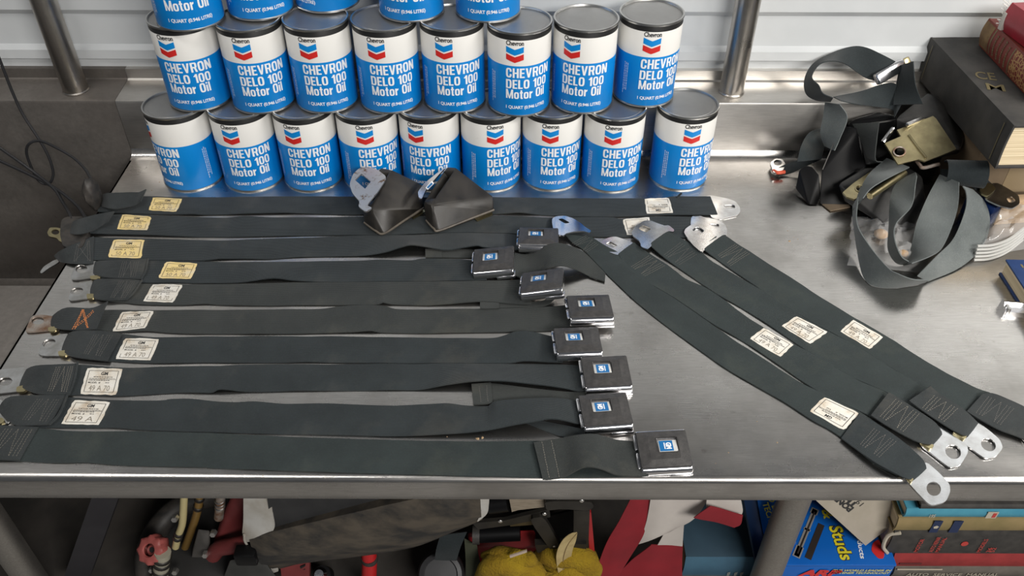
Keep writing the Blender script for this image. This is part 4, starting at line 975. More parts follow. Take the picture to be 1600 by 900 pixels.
# ---- carton carrying the big book
M_CARD = speckled('brown_carton', (.26, .19, .12), (.20, .145, .09), 18, .85)
P1, P2 = PZ(1583, 191, .190), PZ(1452, 54, .190)
dB = (P2-P1); lenB = dB.length; dB.normalize(); rB = Vector((dB.y, -dB.x, 0))
def book_frame(p, d):                               # x along spine towards the wall, y to the right, z up
    M_ = Matrix((d, Vector((d.y, -d.x, 0)), Vector((0, 0, 1)))).transposed().to_4x4(); M_.translation = p; return M_
def book(name, label, p, d, ln, w, h, mc, mp, spine_round=.004, cov=.004, loc=None):
    """closed book lying flat; p = lower spine corner nearest the camera"""
    r = thing(name, p, label, 'book'); M_ = book_frame(p, d)
    k = MB(); k.box((0, 0, 0), (ln, w, cov), M_, .001); k.build('back_cover', mc, r)
    k = MB(); k.box((0, 0, h-cov), (ln, w, h), M_, .001); k.build('front_cover', mc, r)
    n = 8; vs = []
    for x in (0, ln):
        for i in range(n+1):
            t = i/n; z = h*t; y = -spine_round*math.sin(math.pi*t); vs.append(M_ @ Vector((x, y, z)))
        for i in range(n+1):
            t = i/n; z = h*t; y = -spine_round*math.sin(math.pi*t) + .003; vs.append(M_ @ Vector((x, y, z)))
    q = 2*(n+1); fs = []
    for i in range(n):
        fs += [(i, i+1, q+i+1, q+i), (n+1+i, q+n+1+i, q+n+2+i, n+2+i), (i, n+1+i, n+2+i, i+1), (q+i, q+i+1, q+n+2+i, q+n+1+i)]
    MB().add(vs, fs).build('spine', mc, r, True, angle=60)
    MB().box((.004, .004, cov), (ln-.004, w-.006, h-cov), M_).build('pages', mp, r, False)
    return r, M_
M_PAGES = mat('page_edges', (.72, .60, .40), .8)
v_ = coords(M_PAGES, 'Object', (1, 1, 260)); L(M_PAGES, ramp(M_PAGES, noise(M_PAGES, v_, 1.6, 3), [(.35, (.46, .35, .20)), (.55, (.74, .62, .42)), (.75, (.80, .72, .55))]), bsdf(M_PAGES).inputs['Base Color'])
M_BLKCLOTH = speckled('worn_black_cloth', (.026, .025, .024), (.050, .047, .043), 24, .7, 0, .3)
M_GILT = mat('faded_gilt', (.17, .14, .07), .6, .2)
bz = .1155
cb = PZ(1556, 258, bz)
bk, Mb = book('reference_book', 'thick black cloth-bound book lying above the belt heap, pages yellowed', Vector((P1.x, P1.y, bz)), dB, lenB, .215, .190-bz, M_BLKCLOTH, M_PAGES, .002, .0045)
hb = .190-bz
def on_top(s, x0, y0, w, h, name, m, r, M_, z, rot=0):
    """lettering on a cover, reading direction turned by rot degrees about its corner"""
    vv, ff = text_mesh(s, w, h, .02); R_ = Matrix.Rotation(math.radians(rot), 4, 'Z')
    MB().add([M_ @ (Vector((x0 + y, y0 + x, z))) for x, y in vv], ff).build(name, m, r, False)
for x0 in (.018, lenB-.02):
    MB().add([Mb @ Vector((x0, -.0028, .006)), Mb @ Vector((x0+.0016, -.0028, .006)), Mb @ Vector((x0+.0016, -.0028, hb-.006)), Mb @ Vector((x0, -.0028, hb-.006))], [(0, 1, 2, 3)]).build('gilt_line', M_GILT, bk, False)
ct = thing('carton', cb + Vector((.0, 0, -bz)), 'plain brown carton underneath the thick black book', 'carton')
Mc = book_frame(Vector((P1.x, P1.y, 0)) + dB*.09 + rB*.03, dB)
MB().box((0, 0, 0), (lenB-.20, .17, bz-.002), Mc, .001).build('box_body', M_CARD, ct)
MB().box((-.0006, .06, .01), (.0, .11, bz-.004), Mc).build('tape_strip', mat('packing_tape', (.36, .27, .16), .3), ct, False)
# red gilt book
M_REDGILT = mat('red_gilt_cloth', (.22, .035, .02), .6)
v_ = coords(M_REDGILT, 'Object'); vo = N(M_REDGILT, 'ShaderNodeTexVoronoi'); vo.inputs['Scale'].default_value = 150; vo.feature = 'DISTANCE_TO_EDGE'; L(M_REDGILT, v_, vo.inputs['Vector'])
L(M_REDGILT, mix(M_REDGILT, ramp(M_REDGILT, vo.outputs['Distance'], [(.06, (1, 1, 1)), (.14, (0, 0, 0))]), (.17, .022, .014), (.38, .22, .08)), bsdf(M_REDGILT).inputs['Base Color'])
M_REDCL = speckled('dull_red_cloth', (.20, .030, .018), (.15, .022, .014), 30, .6, 0, .2)
Q1, Q2 = PZ(1612, 156, .1915), PZ(1527, 66, .1915)
dQ = (Q2-Q1); lq = dQ.length; dQ.normalize()
rb, Mr = book('gilt_book', 'dull red book with gilt ornament on its spine, lying on the black book', Q1, dQ, lq, .15, .047, M_REDCL, M_PAGES, .005, .003)
def spine_panel(x0, x1, m, name):
    n = 6; vs = []
    for x in (x0, x1):
        for i in range(n+1):
            t = .06+.88*i/n; vs.append(Mr @ Vector((x, -.005*math.sin(math.pi*t)-.0003, .047*t)))
    MB().add(vs, [(i, i+1, n+2+i, n+1+i) for i in range(n)]).build(name, m, rb, True)
spine_panel(0, lq*.44, M_REDGILT, 'gilt_panel'); spine_panel(lq*.455, lq*.47, M_GILT, 'gilt_line'); spine_panel(lq*.80, lq*.815, M_GILT, 'gilt_line')
spine_panel(lq*.84, lq*.995, speckled('tan_worn_tail', (.24, .15, .06), (.16, .09, .04), 60, .7), 'worn_spine_end')
rd = random.Random(5); k = MB()
for col in range(4):
    x = lq*(.52+.07*col); t = .14
    while t < .86:
        l_ = rd.uniform(.03, .07); y = -.005*math.sin(math.pi*t)-.0005
        k.add([Mr @ Vector((x, y, .047*t)), Mr @ Vector((x+.004, y, .047*t)), Mr @ Vector((x+.004, y-.0002, .047*(t+l_))), Mr @ Vector((x, y-.0002, .047*(t+l_)))], [(0, 1, 2, 3)]); t += l_+.025
k.build('gilt_print', M_GILT, rb, False)['kind'] = 'stuff'
# tattered red book on top
T1, T2 = PZ(1640, 100, .240), PZ(1562, 42, .240)
dT = (T2-T1); lt_ = dT.length; dT.normalize()
M_CRIMSON = speckled('crimson_cover', (.36, .012, .03), (.26, .010, .02), 24, .35, 0, .2)
tb, Mt = book('tattered_book', 'crimson book with frayed white corner on top of the book pile', T1, dT, lt_, .13, .045, M_CRIMSON, M_PAGES, .006, .003)
fr = MB()
for i in range(14):
    p = Mt @ Vector((lt_+.001, -.004 + .004*random.random(), .004 + .040*i/13)); fr.tube([p, p + Vector((random.uniform(-.012, .002), random.uniform(-.004, .01), random.uniform(-.002, .008)))], .0008, 5)
fr.build('frayed_threads', mat('white_fray', (.72, .70, .66), .8), tb)['kind'] = 'stuff'
MB().box((lt_-.006, -.007, .002), (lt_+.002, .010, .030), Mt, .001).build('exposed_board', mat('exposed_board', (.55, .52, .47), .8), tb)

# ---- blue book, chrome bar, plastic bags
M_BLUECL = speckled('navy_blue_cloth', (.012, .045, .16), (.009, .035, .125), 60, .55)
c0 = PZ(1571, 400, .028); e1 = (PZ(1612, 462, .028)-c0); e1.z = 0; e2n = Vector((e1.y, -e1.x, 0)).normalized(); e2n = e2n if e2n.x > 0 else -e2n
bb = thing('blue_book', Vector((c0.x, c0.y, 0)), 'navy blue book lying flat at the right edge, gold print on its cover', 'book')
Mbb = Matrix((e1.normalized(), e2n, Vector((0, 0, 1)))).transposed().to_4x4(); Mbb.translation = Vector((c0.x, c0.y, 0))
if Mbb.to_3x3().determinant() < 0: Mbb = Matrix((e2n, e1.normalized(), Vector((0, 0, 1)))).transposed().to_4x4(); Mbb.translation = Vector((c0.x, c0.y, 0))
MB().box((0, 0, 0), (.16, .22, .003), Mbb, .001).build('back_cover', M_BLUECL, bb); MB().box((0, 0, .025), (.16, .22, .028), Mbb, .001).build('front_cover', M_BLUECL, bb)
MB().box((.002, .003, .003), (.157, .217, .025), Mbb).build('pages', M_PAGES, bb, False)
k = MB()
for row in range(9):
    x = .012
    while x < .15:
        l_ = random.uniform(.004, .010); y = .016+.010*row
        k.add([Mbb @ Vector((x, y, .0284)), Mbb @ Vector((x+l_, y, .0284)), Mbb @ Vector((x+l_, y+.003, .0284)), Mbb @ Vector((x, y+.003, .0284))], [(0, 1, 2, 3)]); x += l_+.003
k.build('gold_print', M_GILT, bb, False)['kind'] = 'stuff'
cbx = thing('chrome_trim', PZ(1590, 478, 0), 'short ribbed chrome trim bar at the right edge of the bench', 'chrome trim')
pA, pB = PZ(1567, 474, .008), PZ(1607, 477, .008)
d_ = (pB-pA).normalized(); n_ = Vector((-d_.y, d_.x, 0)); prof = [(-.011, -.008), (-.011, 0), (-.007, .006), (-.003, .003), (.001, .008), (.006, .006), (.010, .002), (.011, -.008)]
vs = [p + n_*a + Vector((0, 0, b)) for p in (pA, pB) for a, b in prof]; m_ = len(prof)
MB().add(vs, [(i, (i+1) % m_, m_+(i+1) % m_, m_+i) for i in range(m_)] + [tuple(range(m_)), tuple(range(m_, 2*m_))]).build('bar', M_CHROME, cbx, True, angle=25)
frame_box('end_clip', pA + d_*.004, d_, n_, (0, 0, 1), .005, .024, .012, M_ZINC, cbx, .001)

M_BAG = bpy.data.materials.new('clear_plastic_film'); M_BAG.use_nodes = True
nt = M_BAG.node_tree; b_ = nt.nodes['Principled BSDF']; b_.inputs['Base Color'].default_value = (.85, .85, .85, 1); b_.inputs['Roughness'].default_value = .12
b_.inputs['Alpha'].default_value = .22; b_.inputs['Specular IOR Level'].default_value = .9
def film(name, quad, hgt, m, parent, n=26, amp=.012, seed=0):
    """crumpled film draped over a lump; quad = pixels on the bench (tl, tr, br, bl)"""
    q = quad_map([PZ(u, v, 0) for u, v in quad]); vs = []; fs = []
    for j in range(n+1):
        for i in range(n+1):
            s, t = i/n, j/n; p = q(s, t); e = min(1, 5*min(s, 1-s, t, 1-t))
            nz = mnoise.noise(Vector((p.x*70+seed, p.y*70, seed))) + .6*abs(mnoise.noise(Vector((p.x*160, p.y*160+seed, 3))))
            z = .001 + e*max(.0005, hgt*(.75+.25*math.sin(3*s+seed)) + amp*nz); vs.append(Vector((p.x + .004*mnoise.noise(p*60), p.y, z)))
    for j in range(n):
        for i in range(n): a = j*(n+1)+i; fs.append((a, a+1, a+n+2, a+n+1))
    return obj(name, vs, fs, m, parent, True, angle=30)
bg = thing('plastic_bag', PZ(1390, 400, 0), 'crumpled clear plastic bag of small parts under the grey loops', 'plastic bag')
film('film', [(1330,335),(1445,340),(1450,424),(1325,412)], .014, M_BAG, bg, seed=2)
M_TANPT = mat('tan_part', (.42, .28, .16), .6)
for u, v, s in ((1376, 362, .011), (1412, 392, .008), (1358, 396, .007)):
    bm = bmesh.new(); bmesh.ops.create_uvsphere(bm, u_segments=14, v_segments=8, radius=s)
    for q_ in bm.verts: q_.co.z *= .6
    MB().bm(bm, Matrix.Translation(PZ(u, v, s*.62))).build('small_part', M_TANPT, bg)
bg2 = thing('plastic_bag', PZ(1570, 360, 0), 'clear zip bag holding a navy packet and a wooden block beside the black book', 'plastic bag')
film('film', [(1526,322),(1640,322),(1640,378),(1516,400)], .050, M_BAG, bg2, seed=5)
MB().box((0, 0, 0), (.10, .018, .045), Matrix.Translation(PZ(1552, 347, 0)) @ Matrix.Rotation(.12, 4, 'Z'), .001).build('wooden_block', speckled('pale_wood', (.46, .33, .20), (.38, .26, .15), 40, .7, sc=(1, 8, 8)), bg2)
MB().box((0, 0, 0), (.045, .05, .038), Matrix.Translation(PZ(1540, 352, 0)) @ Matrix.Rotation(.6, 4, 'Z'), .004).build('navy_packet', mat('navy_foil', (.010, .03, .12), .25, .3), bg2)
vs = []; zz = [PZ(1520, 404, 0), PZ(1545, 402, 0), PZ(1570, 392, 0), PZ(1596, 372, 0)]; zz = smooth_path(zz, 6)
k = MB()
for i in range(5):
    pts = [p + Vector((0, .0015*i, .003+.0055*i)) for p in zz]; k.tube(pts, .0022, 6)
k.build('zip_edge', mat('milky_plastic', (.46, .46, .44), .35), bg2)

# crumbs and specks lying on the bench
k = MB(); rd = random.Random(11)
spots = [(1233,374,.0022),(1230,358,.001),(1246,371,.0008),(700,683,.0008),(748,686,.0026),(755,684,.002),(1216,689,.0011),(1140,705,.0009),(1184,656,.0007),(455,297,.0009),(990,292,.0009),(248,288,.0012),(236,301,.0011),(800,437,.0018),(802,441,.0012),(1240,368,.0006),(412,746,.0007),(1395,602,.0006),(1120,722,.0006)]
for u, v, s_ in spots:
    c = PZ(u, v, 0); n = 7; vs = [c + Vector((s_*rd.uniform(.6, 1.3)*math.cos(6.283*i/n), s_*rd.uniform(.6, 1.3)*math.sin(6.283*i/n), 0)) for i in range(n)] + [c + Vector((0, 0, s_*.6))]
    k.add(vs, [(i, (i+1) % n, n) for i in range(n)])
o = k.build('crumbs', mat('tan_crumb', (.34, .24, .14), .9), None, False); tag(o, 'scattered tan crumbs and specks lying on the steel bench', 'crumbs', kind='stuff')
# ================================================================== things stored under the bench
SH = -.42                                             # lower shelf
def PYs(pts): return [PY(u, v, y) for u, v, y in pts]
def slab(name, pts, th, m, parent, rnd=False, origin=None):
    P = PYs(pts); P = rounded(P) if rnd else P
    return MB().plate(P, (), th).build(name, m, parent, True, angle=30, origin=origin)
def sheet(name, A, B, m, parent, th=.0012, wob=.004, across=12, n=30, origin=None):
    strap_mesh.up = False
    v, f, uv = strap_mesh(A, B, n=n, th=th, across=across, crown=0, wob=wob); strap_mesh.up = True
    return obj(name, v, f, m, parent, True, uv, angle=50, origin=origin)
def lump(c, rx, ry, rz, amp=.15, fr=2.0, seg=20):
    bm = bmesh.new(); bmesh.ops.create_uvsphere(bm, u_segments=seg, v_segments=seg*2//3, radius=1)
    for v in bm.verts: v.co = v.co*(1 + amp*mnoise.noise(v.co*fr + Vector(c)*30)); v.co = Vector((v.co.x*rx, v.co.y*ry, v.co.z*rz))
    return MB().bm(bm, Matrix.Translation(Vector(c)))

# --- stack of manuals, spines to the front
def flat_book(name, label, u0, u1, v0, v1, y, m, ms, lean=0, depth=.21, deco=None):
    """book in the stack: pixels of its spine left/right and top/bottom at depth y"""
    a = PY((u0+u1)/2, v0, y).z; b = PY((u0+u1)/2, v1, y).z; x0 = PY(u0, (v0+v1)/2, y).x; x1 = PY(u1, (v0+v1)/2, y).x
    r = thing(name, (x0+.02, y+.02, b), label, 'book', 'stack of manuals under the bench'); cov = min(.0025, (a-b)*.16)
    MB().box((x0, y, b), (x1, y+depth, b+cov), None, .0006).build('back_cover', m, r); MB().box((x0, y, a-cov), (x1, y+depth, a), None, .0006).build('front_cover', m, r)
    n = 6; vs = []
    for x in (x0, x1):
        for k in range(n+1): t = k/n; vs.append(Vector((x, y - .003*math.sin(math.pi*t), b+(a-b)*t)))
        for k in range(n+1): t = k/n; vs.append(Vector((x, y + .003 - .003*math.sin(math.pi*t), b+(a-b)*t)))
    q = 2*(n+1); fs = []
    for i in range(n): fs += [(i, i+1, q+i+1, q+i), (n+1+i, q+n+1+i, q+n+2+i, n+2+i), (i, n+1+i, n+2+i, i+1), (q+i, q+i+1, q+n+2+i, q+n+1+i)]
    MB().add(vs, fs).build('spine', ms, r, True, angle=70)
    MB().box((x0+.003, y+.003, b+cov), (x1-.003, y+depth-.003, a-cov), None).build('pages', M_PAGES, r, False)
    return r, x0, x1, b, a
def spine_box(r, name, m, y, xa, xb, za, zb): MB().box((xa, y-.0042, za), (xb, y-.0032, zb)).build(name, m, r, False)
def spine_text(r, s, m, y, xa, z0, w, h, rot=False, bold=.01, name='spine_lettering'):
    vv, ff = text_mesh(s, w, h, bold); vs = [(Vector((xa + (-yy if rot else x), y-.0044, z0 + (x if rot else yy)))) for x, yy in vv]; MB().add(vs, ff).build(name, m, r, False)
M_REDINK = mat('red_foil', (.50, .05, .04), .5)
M_CYAN = speckled('faded_cyan_paper', (.05, .25, .36), (.07, .30, .40), 40, .6)
M_TANB = speckled('mustard_cloth', (.30, .22, .10), (.22, .17, .07), 25, .75)
M_BLKW = speckled('chipped_black_cloth', (.030, .028, .026), (.055, .05, .045), 60, .7, 0, .2)
M_REDB = speckled('worn_red_cloth', (.33, .035, .035), (.24, .025, .025), 40, .65)
M_GREYB = speckled('grey_brown_board', (.15, .13, .11), (.10, .09, .075), 40, .75)
M_SPINEND = mat('creased_paper', (.50, .45, .36), .8)
yb = .700; U1 = 1660
b, x0, x1, zb, za = flat_book('service_manual', 'orange-brown manual at the bottom of the stack, mostly cut off', 1440, U1, 893, 925, yb+.004, speckled('orange_brown_cloth', (.36, .12, .08), (.28, .10, .05), 40, .7), speckled('orange_brown_cloth', (.36, .12, .08), (.28, .10, .05), 40, .7))
# two more volumes below the frame carry the stack
zb_ = zb
r_, x0, x1, zb, za = flat_book('service_manual', 'grey-brown service manual with pale lettering, low in the stack', 1398, U1, 881, 896, yb, M_GREYB, M_GREYB)
spine_text(r_, 'AUTO  SERVICE  MANUAL', mat('pale_ink', (.42, .38, .30), .6), yb, x0+.020, zb+.008, .14, .008)
spine_box(r_, 'torn_edge', M_SPINEND, yb, x0+.002, x0+.07, za-.003, za-.0005)
r_, x0, x1, zb, za = flat_book('service_manual', 'plain red manual between the black and the grey-brown one', 1396, U1, 860, 881, yb+.002, M_REDB, M_REDB)
spine_box(r_, 'dark_scuff', mat('scuff', (.12, .02, .02), .7), yb+.002, x0+.012, x0+.045, zb+.012, zb+.016)
r_, x0, x1, zb, za = flat_book('service_manual', 'thick black manual with red spine lettering and torn left end', 1392, U1, 825, 860, yb-.002, M_BLKW, M_BLKW)
for dx, n_, w_ in ((.040, 'MOTOR', .040), (.062, 'AUTO REPAIR', .046), (.071, 'MANUAL', .044), (.132, 'MODELS', .040), (.146, '36', .014), (.152, '52', .014)):
    spine_text(r_, n_, M_REDINK, yb-.002, x0+dx+.006, zb+.010, w_*.85, .006, True)
MB().lathe([(.0052, 0), (.0052, .0008)], 16, Matrix.Translation((x0+.108, yb-.0054, (za+zb)/2+.002)) @ Matrix.Rotation(math.pi/2, 4, 'X')).build('red_dot', M_REDINK, r_)
MB().tube(smooth_path([Vector((x0+.004, yb-.004, zb+.004)), Vector((x0-.006, yb-.003, zb+.02)), Vector((x0-.004, yb, za-.014)), Vector((x0+.008, yb-.004, za-.002))], 5), .0028, 7).build('torn_lining', M_SPINEND, r_)
r_, x0, x1, zb, za = flat_book('service_manual', 'mustard-coloured manual with two navy labels on its spine', 1402, U1, 805, 825, yb, M_TANB, M_TANB)
M_NAVY = mat('navy_label', (.012, .025, .08), .5)
for dx, w_ in ((.050, .012), (.078, .013)): spine_box(r_, 'navy_label', M_NAVY, yb, x0+dx, x0+dx+w_, zb+.002, za-.002)
bm = bmesh.new(); bmesh.ops.create_circle(bm, cap_ends=True, segments=5, radius=.004); MB().bm(bm, Matrix.Translation((x0+.056, yb-.0046, (za+zb)/2)) @ Matrix.Rotation(math.pi/2, 4, 'X')).build('star_mark', M_SPINEND, r_, False)
r_, x0, x1, zb, za = flat_book('parts_catalogue', 'faded cyan catalogue with small white sticker in the stack', 1416, U1, 790, 803, yb-.003, M_CYAN, M_CYAN)
spine_box(r_, 'sticker', M_SPINEND, yb-.003, x0+.113, x0+.128, zb+.003, za-.003); spine_box(r_, 'sticker_print', M_REDINK, yb-.0034, x0+.121, x0+.126, zb+.005, za-.005)
spine_text(r_, '195', M_SPINEND, yb-.003, x0+.034, zb+.004, .008, .008)
r_, x0, x1, zb, za = flat_book('parts_catalogue', 'thin dark catalogue lying on top of the manual stack', 1440, U1, 783, 790, yb-.006, M_BLKW, M_BLKW)
# lower volumes of the same stack, below the picture
lowb = thing('storage_crate', (.75, .80, SH), 'flat grey crate carrying the stack of manuals', 'crate')
MB().box((x0-.03, yb+.008, SH), (1.0, yb+.215, zb_-.002), None, .002).build('crate_body', M_GREYB, lowb)
MB().box((x0-.034, yb+.006, zb_-.014), (1.004, yb+.217, zb_-.001), None, .001).build('crate_lid', M_GREYB, lowb)

# --- blue fastener box
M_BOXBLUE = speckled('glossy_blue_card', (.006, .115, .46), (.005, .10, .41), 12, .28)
M_YEL = mat('yellow_ink', (.72, .62, .03), .4); M_ARPR = mat('label_red', (.62, .03, .03), .4)
zt = -.300; fx0, fx1, fy = .402, .5625, .6785
ab = thing('fastener_box', ((fx0+fx1)/2, fy+.06, SH), 'bright blue fastener box with yellow lettering and bolt pictures beside the bench leg', 'box')
MB().box((fx0, fy, SH), (fx1, fy+.165, zt-.006), None, .0012).build('carton_body', M_BOXBLUE, ab)
MB().box((fx0-.0012, fy-.0012, zt-.0055), (fx1+.0012, fy+.166, zt), None, .0016).build('carton_lid', M_BOXBLUE, ab)
def px_text(s, p0, p1, hgt, z, m, parent, bold=.03, name='lettering', flip=1, outline=None, dz=0):
    """lettering lying on a level face, baseline from pixel p0 to p1"""
    a, b_ = PZ(*p0, z+.0006+dz), PZ(*p1, z+.0006+dz); d = (b_-a); ln = d.length; d.normalize(); up = Vector((-d.y, d.x, 0))*flip
    vv, ff = text_mesh(s, ln, hgt, bold); MB().add([a + d*x + up*y for x, y in vv], ff).build(name, m, parent, False)
px_text('Studs', (1296,818), (1316,873), .0215, zt, M_BLACKINK, ab, .075, 'lettering_shadow', 1)
px_text('Studs', (1296.5,819), (1316.5,872), .0205, zt, M_YEL, ab, .022, 'lettering', 1, dz=.0004)
px_text('&', (1285,793), (1290,808), .017, zt, M_YEL, ab, .02, 'lettering', 1)
px_text('Products', (1338,822), (1347,869), .0075, zt, M_WHITEINK, ab, .02, 'lettering', 1)
M_BOLT = mat('bolt_print', (.42, .40, .38), .35, .4); M_BOLTD = mat('stud_print', (.030, .022, .018), .5)
for (p, q_, w_, m_) in (((1276,793),(1247,866),.0075,M_BOLT), ((1286,816),(1265,870),.0095,M_BOLTD)):
    a, b_ = PZ(*p, zt+.0006), PZ(*q_, zt+.0006); sd = Vector((-(b_-a).y, (b_-a).x, 0)).normalized()*w_*.5
    o_ = MB(); o_.add([a-sd, a+sd, b_+sd, b_-sd], [(0, 1, 2, 3)])
    if m_ is M_BOLT:
        for f0, f1, kk in ((-.02, .10, 1.5), (.42, .46, 1.35), (.80, 1.02, 1.5)): A_, B_ = a.lerp(b_, f0), a.lerp(b_, f1); o_.add([A_-sd*kk, A_+sd*kk, B_+sd*kk, B_-sd*kk], [(0, 1, 2, 3)])
    o_.build('printed_bolt', m_, ab, False)
if True:
    a, b_ = PZ(1275, 797, zt+.0009), PZ(1249, 862, zt+.0009); sd = Vector((-(b_-a).y, (b_-a).x, 0)).normalized()*.0012
    MB().add([a-sd, a+sd, b_+sd, b_-sd], [(0, 1, 2, 3)]).build('printed_bolt_shade', M_BOLTD, ab, False)
oval = rounded([PZ(u, v, zt+.0006) for u, v in ((1366,845),(1376,838),(1385,862),(1383,869),(1375,869),(1364,857))]); MB().plate(oval, (), .0004).build('red_oval', M_ARPR, ab, False)
vv, ff = text_mesh('ARP', .060, .017, .06); MB().add([Vector((fx0+.022+x+y*.35, fy-.0018, zt-.030+y)) for x, y in vv], ff).build('lettering', M_ARPR, ab, False)
for k, s_ in enumerate(('THE WORLD LEADER IN', 'FASTENER TECHNOLOGY')):
    vv, ff = text_mesh(s_, .086, .0052, .03); MB().add([Vector((fx0+.070+x+y*.3, fy-.0018, zt-.0165-.0068*k+y)) for x, y in vv], ff).build('lettering', mat('pale_yellow_ink', (.62, .60, .22), .5), ab, False)

px_text('CE', (1524,118), (1556,121), .026, .190, M_GILT, bk, .01, 'gilt_lettering')
px_text('M', (1541,135), (1570,138), .022, .190, M_GILT, bk, .01, 'gilt_lettering')
# --- beige card leaning over the box
cd = thing('beige_card', PZ(1355, 848, zt+.004), 'beige printed card lying cornerwise over the blue box', 'card')
M_BEIGE = speckled('aged_beige_card', (.42, .37, .30), (.37, .33, .26), 30, .7)
zc_ = lambda u, v: zt + .004 + (850-v)*.0011
card = [PZ(u, v, zc_(u, v)) for u, v in ((1355,849),(1446,779),(1400,735),(1245,750))]
MB().plate(card, (), .0016).build('sheet', M_BEIGE, cd, False)
nrm = (card[1]-card[0]).cross(card[3]-card[0]).normalized(); nrm = nrm if nrm.z > 0 else -nrm
def card_text(s, p0, p1, h, bold):
    a = PZ(*p0, zc_(*p0)) + nrm*.0012; b_ = PZ(*p1, zc_(*p1)) + nrm*.0012; d = (b_-a); ln = d.length; d.normalize(); up = nrm.cross(d)
    vv, ff = text_mesh(s, ln, h, bold); MB().add([a + d*x + up*y for x, y in vv], ff).build('lettering', M_BLACKINK, cd, False)
card_text('PONT', (1336,790), (1309,768), .0100, .05); card_text('TH', (1343,784), (1326,770), .0100, .05); card_text('19', (1352,782), (1345,776), .008, -.005)

# --- blue standing box / book behind the leg
sb = thing('standing_box', PZ(1196, 840, SH), 'dark blue box standing behind the bench leg, yellow lettering on its side', 'box')
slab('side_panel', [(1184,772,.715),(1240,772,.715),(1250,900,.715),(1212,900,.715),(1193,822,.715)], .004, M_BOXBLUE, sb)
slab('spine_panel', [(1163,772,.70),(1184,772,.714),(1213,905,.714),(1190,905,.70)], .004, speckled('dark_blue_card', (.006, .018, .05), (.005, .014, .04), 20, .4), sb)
def wall_text(s, p0, p1, h, y, m, parent):
    a, b_ = PY(*p0, y-.0065), PY(*p1, y-.0065); d = (b_-a); ln = d.length; d.normalize(); up = Vector((-d.z, 0, d.x))*1
    vv, ff = text_mesh(s, ln, h, .02); MB().add([a + d*x + up*y_ for x, y_ in vv], ff).build('lettering', m, parent, False)
wall_text('TECH', (1193,784), (1203,812), .0085, .715, M_YEL, sb); wall_text('D L', (1201,774), (1210,794), .0085, .715, M_YEL, sb)
# --- blue-grey book
gb, gx0, gx1, gzb, gza = flat_book('cloth_book', 'dusty blue-grey cloth book lying under the red and white cloth', 1071, 1196, 868, 897, .705, speckled('blue_grey_cloth', (.035, .075, .11), (.028, .06, .09), 20, .7), speckled('pale_blue_spine', (.055, .14, .21), (.045, .11, .17), 20, .6), depth=.10)
for dx, w_ in ((.072, .013), (.083, .011), (.092, .012)): spine_text(gb, 'VOL', M_SPINEND, .705, gx0+dx, gzb+.006, .011, .004, True)
gc = thing('storage_crate', ((gx0+gx1)/2, .75, SH), 'dark crate below the blue-grey cloth book', 'crate')
MB().box((gx0+.004, .712, SH), (gx1-.004, .80, gzb-.0006), None, .002).build('crate_body', M_GREYB, gc); MB().box((gx0+.004, .7105, SH+.012), (gx1-.004, .712, SH+.02)).build('slat', M_TANB, gc, False)

# --- red and white striped cloth
M_REDCLO = speckled('dark_red_cloth', (.25, .010, .018), (.18, .008, .014), 14, .85, 0, .15)
M_WHCLO = speckled('off_white_cloth', (.52, .48, .44), (.44, .40, .37), 14, .85, 0, .15)
fg = thing('striped_cloth', PZ(1010, 890, SH), 'crumpled red and white striped cloth hanging under the bench', 'cloth')
sheet('red_stripe', PYs([(990,772,.70),(972,810,.69),(950,850,.685),(930,905,.68)]), PYs([(1020,772,.70),(1012,820,.69),(1000,850,.685),(966,905,.68)]), M_REDCLO, fg, wob=.006)
sheet('white_stripe', PYs([(1020,770,.698),(1012,815,.69),(1000,850,.685)]), PYs([(1115,770,.698),(1090,806,.685),(1050,830,.68)]), M_WHCLO, fg, wob=.005)
sheet('white_stripe', PYs([(1108,770,.690),(1106,790,.684),(1112,796,.682)]), PYs([(1158,770,.690),(1163,795,.684),(1160,805,.682)]), M_WHCLO, fg, wob=.004)
sheet('red_stripe', PYs([(1112,789,.674),(1094,800,.671),(1086,806,.670)]), PYs([(1163,803,.674),(1160,818,.671),(1150,824,.670)]), M_REDCLO, fg, wob=.004)
sheet('white_stripe', PYs([(1040,832,.690),(1030,850,.688)]), PYs([(1072,808,.690),(1069,852,.688)]), M_WHCLO, fg, wob=.003)
sheet('red_stripe', PYs([(1020,848,.692),(990,875,.69),(962,905,.688)]), PYs([(1070,851,.692),(1069,880,.69),(1069,910,.688)]), M_REDCLO, fg, wob=.006)

# --- red tool case with black fittings
M_CASE = speckled('red_moulded_plastic', (.36, .018, .022), (.29, .015, .018), 18, .42)
tc = thing('tool_case', PZ(840, 890, SH), 'open red tool case holding black steel bars', 'tool case')
MB().bm(hull(PYs([(734,832,.735),(838,828,.735),(842,856,.725),(748,856,.725),(734,845,.73),(734,832,.80),(838,828,.80),(842,900,.78),(748,900,.78)]), .004, 3)).build('case_half', M_CASE, tc, True, angle=50)
slab('case_edge', [(920,800,.70),(926,800,.70),(936,905,.69),(926,905,.69)], .05, M_CASE, tc)
slab('case_back', [(836,812,.78),(926,790,.78),(932,905,.77),(836,905,.77)], .004, speckled('black_foam', (.014, .013, .013), (.02, .019, .018), 30, .8), tc)
MB().tube(PYs([(744,836,.715),(815,832,.715)]), .0125, 16).build('black_grip', M_BLACKPL, tc)
MB().tube(PYs([(741,836,.715),(752,836,.715)]), .0142, 16).build('grip_collar', M_BLACKRUB, tc)
jk = thing('steel_linkage', PZ(880, 860, SH), 'black riveted steel linkage bars lying in the red case', 'tool')
M_BAR = speckled('oily_black_steel', (.022, .020, .018), (.04, .036, .030), 30, .45, .4, .1)
